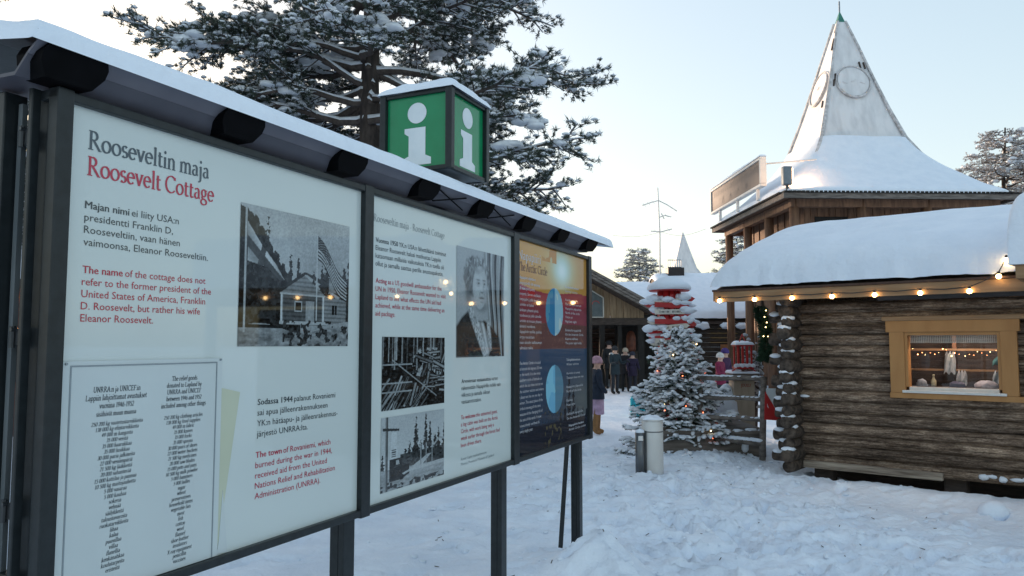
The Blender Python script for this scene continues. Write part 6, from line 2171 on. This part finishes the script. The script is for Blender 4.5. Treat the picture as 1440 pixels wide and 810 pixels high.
# ------------------------------------------------------------------ people
def person(loc, heading, hgt, cols, label, hat=None, bend=(0.25, 0.1), stride=0.0, hood=None, mits=None, skirt=None, head_turn=0.0):
    """body: one skinned surface coloured by zone; cols = boots, trousers, coat"""
    s = hgt / 1.72
    root = thing('person', label, 'person', loc, heading)
    J = [(0, 0, 0.95), (0, 0.01, 1.18), (0, 0.01, 1.40), (0, -0.005, 1.50), (0, -0.02, 1.60), (0, -0.01, 1.70),
         (0.10, 0, 0.90), (0.105, -stride, 0.50), (0.11, -stride * 1.2 + 0.02, 0.09), (0.115, -stride * 1.2 - 0.13, 0.045),
         (-0.10, 0, 0.90), (-0.105, stride, 0.50), (-0.11, stride * 1.2 + 0.03, 0.09), (-0.115, stride * 1.2 - 0.12, 0.045),
         (0.19, 0.01, 1.40), (0.25, 0.02 - bend[0] * 0.2, 1.13), (0.25, -bend[0], 0.90 + bend[0] * 0.75), (0.245, -bend[0] * 1.25, 0.83 + bend[0] * 0.85),
         (-0.19, 0.01, 1.40), (-0.25, 0.02 - bend[1] * 0.2, 1.13), (-0.25, -bend[1], 0.90 + bend[1] * 0.75), (-0.245, -bend[1] * 1.25, 0.83 + bend[1] * 0.85)]
    Rd = [.16, .155, .15, .062, .098, .07, .105, .075, .062, .05, .105, .075, .062, .05, .085, .062, .05, .042, .085, .062, .05, .042]
    E = [(0, 1), (1, 2), (2, 3), (3, 4), (4, 5), (0, 6), (6, 7), (7, 8), (8, 9), (0, 10), (10, 11), (11, 12), (12, 13), (2, 14), (14, 15), (15, 16), (16, 17), (2, 18), (18, 19), (19, 20), (20, 21)]
    me = bpy.data.meshes.new('b')
    me.from_pydata([Vector(j) * s for j in J], E, [])
    ob = bpy.data.objects.new('b', me); COL.objects.link(ob)
    sk = ob.modifiers.new('s', 'SKIN')
    for i, r_ in enumerate(Rd):
        ry = r_ * (0.72 if i < 3 else 1.0)
        me.skin_vertices[0].data[i].radius = (r_ * s, ry * s)
    me.skin_vertices[0].data[0].use_root = True
    sb = ob.modifiers.new('d', 'SUBSURF'); sb.levels = 2; sb.render_levels = 2
    dg = bpy.context.evaluated_depsgraph_get()
    body = bpy.data.meshes.new_from_object(ob.evaluated_get(dg))
    bpy.data.objects.remove(ob); bpy.data.meshes.remove(me)
    body.name = 'body'
    mats = [cloth('boots', cols[0]), cloth('trousers', cols[1]), cloth('coat', cols[2]), M['skin'], cloth('mittens', mits or (0.02, 0.02, 0.025))]
    for m_ in mats:
        body.materials.append(m_)
    for p_ in body.polygons:
        c = p_.center / s
        hx = abs(c.x)
        if c.z < 0.22: k = 0
        elif c.z > 1.475 and hx < 0.15: k = 3
        elif c.z < 0.86 and hx < 0.2: k = 1
        elif hx > 0.20 and c.z < 0.92 + max(bend) * 0.75 and c.y < -0.02 - max(bend) * 0.85: k = 4
        else: k = 2
        p_.material_index = k
        p_.use_smooth = True
    bo = bpy.data.objects.new('body', body); COL.objects.link(bo); bo.parent = root
    # face: nose and eyes
    fc_ = MB()
    fc_.blob((0, -0.118 * s, 1.59 * s), 0.02 * s, 0.8, 1, 1.3, 1, 0)
    fc_.build('nose', M['skin'], root, smooth=True)
    ey = MB()
    for x in (-.035, .035):
        ey.blob((x * s, -0.105 * s, 1.625 * s), 0.012 * s, sub=1, jit=0)
    ey.build('eye', M['ink'], root)
    # coat skirt hanging over the hips
    ct = MB()
    z0c = 0.72 if skirt is None else 0.80
    ct.lathe((0, 0, 0), [(0.205 * s, z0c * s), (0.215 * s, (z0c + 0.01) * s), (0.20 * s, 1.0 * s), (0.185 * s, 1.15 * s)], 22, sx=1.0, sy=0.78)
    ct.build('coat_hem', cloth('coat', cols[2]), root, smooth=True)
    if skirt is not None:
        MB().lathe((0, 0, 0), [(0.19 * s, 0.46 * s), (0.20 * s, 0.48 * s), (0.195 * s, 0.83 * s)], 20, sy=0.78).build('skirt', cloth('skirt', skirt), root, smooth=True)
    if hood is not None:
        hd = MB()
        hd.tube([(0.13 * s, -0.05 * s, 1.43 * s), (0.12 * s, 0.08 * s, 1.46 * s), (0, 0.13 * s, 1.47 * s), (-0.12 * s, 0.08 * s, 1.46 * s), (-0.13 * s, -0.05 * s, 1.43 * s)], [0.05 * s, 0.07 * s, 0.075 * s, 0.07 * s, 0.05 * s], 9)
        hd.build('hood', cloth('hood', hood), root, smooth=True)
    if hat is not None:
        hm = MB()
        hm.lathe((0, 0.0, 1.625 * s), [(0.118 * s, -0.02 * s), (0.125 * s, 0.0), (0.122 * s, 0.05 * s), (0.10 * s, 0.105 * s), (0.055 * s, 0.145 * s), (0.0, 0.155 * s)], 18, sy=1.08)
        hm.build('hat', cloth('hat', hat[0]), root, smooth=True)
        if len(hat) > 1:
            MB().blob((0, 0, 1.80 * s), 0.045 * s, sub=2, jit=0.12).build('pompom', cloth('pompom', hat[1]), root, smooth=True)
    return root


f = foot(840, 609); f.z = gz(f.x, f.y)
person(f, math.radians(100), 1.46, [(0.30, 0.155, 0.06), (0.30, 0.155, 0.06), (0.018, 0.028, 0.05)], 'person in a pink hat, navy jacket and lilac skirt with tan boots beside the board', hat=[(0.55, 0.32, 0.38)], bend=(0.05, 0.12), skirt=(0.52, 0.36, 0.50), stride=0.05)
for px, py, hd_, hg_, cols, lb_, kw in (
        (857, 548, 20, 1.75, [(0.012, 0.012, 0.014)] * 2 + [(0.014, 0.014, 0.017)], 'person in black coat and black hat at the hall post, seen from the side', dict(hat=[(0.015, 0.015, 0.018)], bend=(0.3, 0.1))),
        (865, 555, 35, 1.58, [(0.012, 0.012, 0.014), (0.02, 0.025, 0.035), (0.02, 0.035, 0.045)], 'person with a pale hood and teal sleeves looking down beside the black coated one', dict(hat=[(0.03, 0.03, 0.035)], bend=(0.42, 0.35), hood=(0.55, 0.58, 0.6))),
        (880, 552, -10, 1.50, [(0.012, 0.012, 0.014)] * 2 + [(0.016, 0.016, 0.02)], 'person in dark coat with a beige hat left of the spruce branches', dict(hat=[(0.45, 0.37, 0.29)], bend=(0.2, 0.35), hood=(0.4, 0.38, 0.36))),
        (890, 553, 10, 1.38, [(0.02, 0.02, 0.03), (0.02, 0.02, 0.03), (0.018, 0.010, 0.035)], 'person in a purple jacket half hidden by the spruce', dict(hat=[(0.03, 0.03, 0.05)], bend=(0.15, 0.1))),
        (1014, 572, 50, 1.42, [(0.02, 0.025, 0.03), (0.02, 0.03, 0.035), (0.20, 0.014, 0.055)], 'person in maroon coat and white hat behind the railing', dict(hat=[(0.66, 0.63, 0.6)], bend=(0.2, 0.2))),
        (1021, 569, 40, 1.55, [(0.02, 0.02, 0.02), (0.02, 0.02, 0.02), (0.05, 0.015, 0.06)], 'person in a blue violet hat just behind the maroon coated one', dict(hat=[(0.06, 0.03, 0.16)], bend=(0.1, 0.1)))):
    f = foot(px, py); f.z = gz(f.x, f.y)
    person(f, math.radians(hd_), hg_, cols, lb_, **kw)

# twigs and needles dropped on the snow
tw_ = MB()
rr = random.Random(44)
for k in range(130):
    y = rr.uniform(3.2, 12); x = rr.uniform(-1.5 + 0.1 * y, 0.55 * y)
    z = gz(x, y) + 0.004; a = rr.uniform(0, PI); l = rr.uniform(0.006, 0.03)
    d_ = Vector((math.cos(a) * l, math.sin(a) * l, rr.uniform(0, 0.006)))
    tw_.bar(Vector((x, y, z)) - d_, Vector((x, y, z)) + d_, 0.005)
two = tw_.build('fallen_twigs', M['twig']); two['kind'] = 'stuff'; two['label'] = 'tiny dark twigs and needles scattered on the snow'

# lone clump of snow fallen by the cabin, pebbly crumbs on the trodden snow
q_ = foot(1397, 722)
cl = MB().blob((0, 0, 0.0), 0.12, 1.2, 1, 0.95, 3, 0.05).blob((0.13, 0.05, -0.02), 0.08, 1.3, 1, 0.8, 2, 0.15)
co = cl.build('snow_clump', M['snow'], smooth=True); co.location = (q_.x, q_.y, gz(q_.x, q_.y)); tag(co, 'round clump of snow lying by the right end of the cabin wall', 'snow clump')
cr = MB()
rr = random.Random(31)
for k in range(420):
    y = rr.uniform(4.8, 11.5); x = 2.0 + 0.06 * (y - 7) + rr.gauss(0, 1.4)
    r_ = rr.choice((0.008, 0.012, 0.016, 0.028))
    cr.blob((x, y, gz(x, y) + r_ * 0.3), r_, rr.uniform(.8, 1.5), rr.uniform(.8, 1.4), rr.uniform(.5, .9), 1, 0.2)
cro = cr.build('snow_crumbs', M['snow_ground'], smooth=True); cro['kind'] = 'stuff'; cro['label'] = 'crumbs of kicked up snow on the trodden ground'
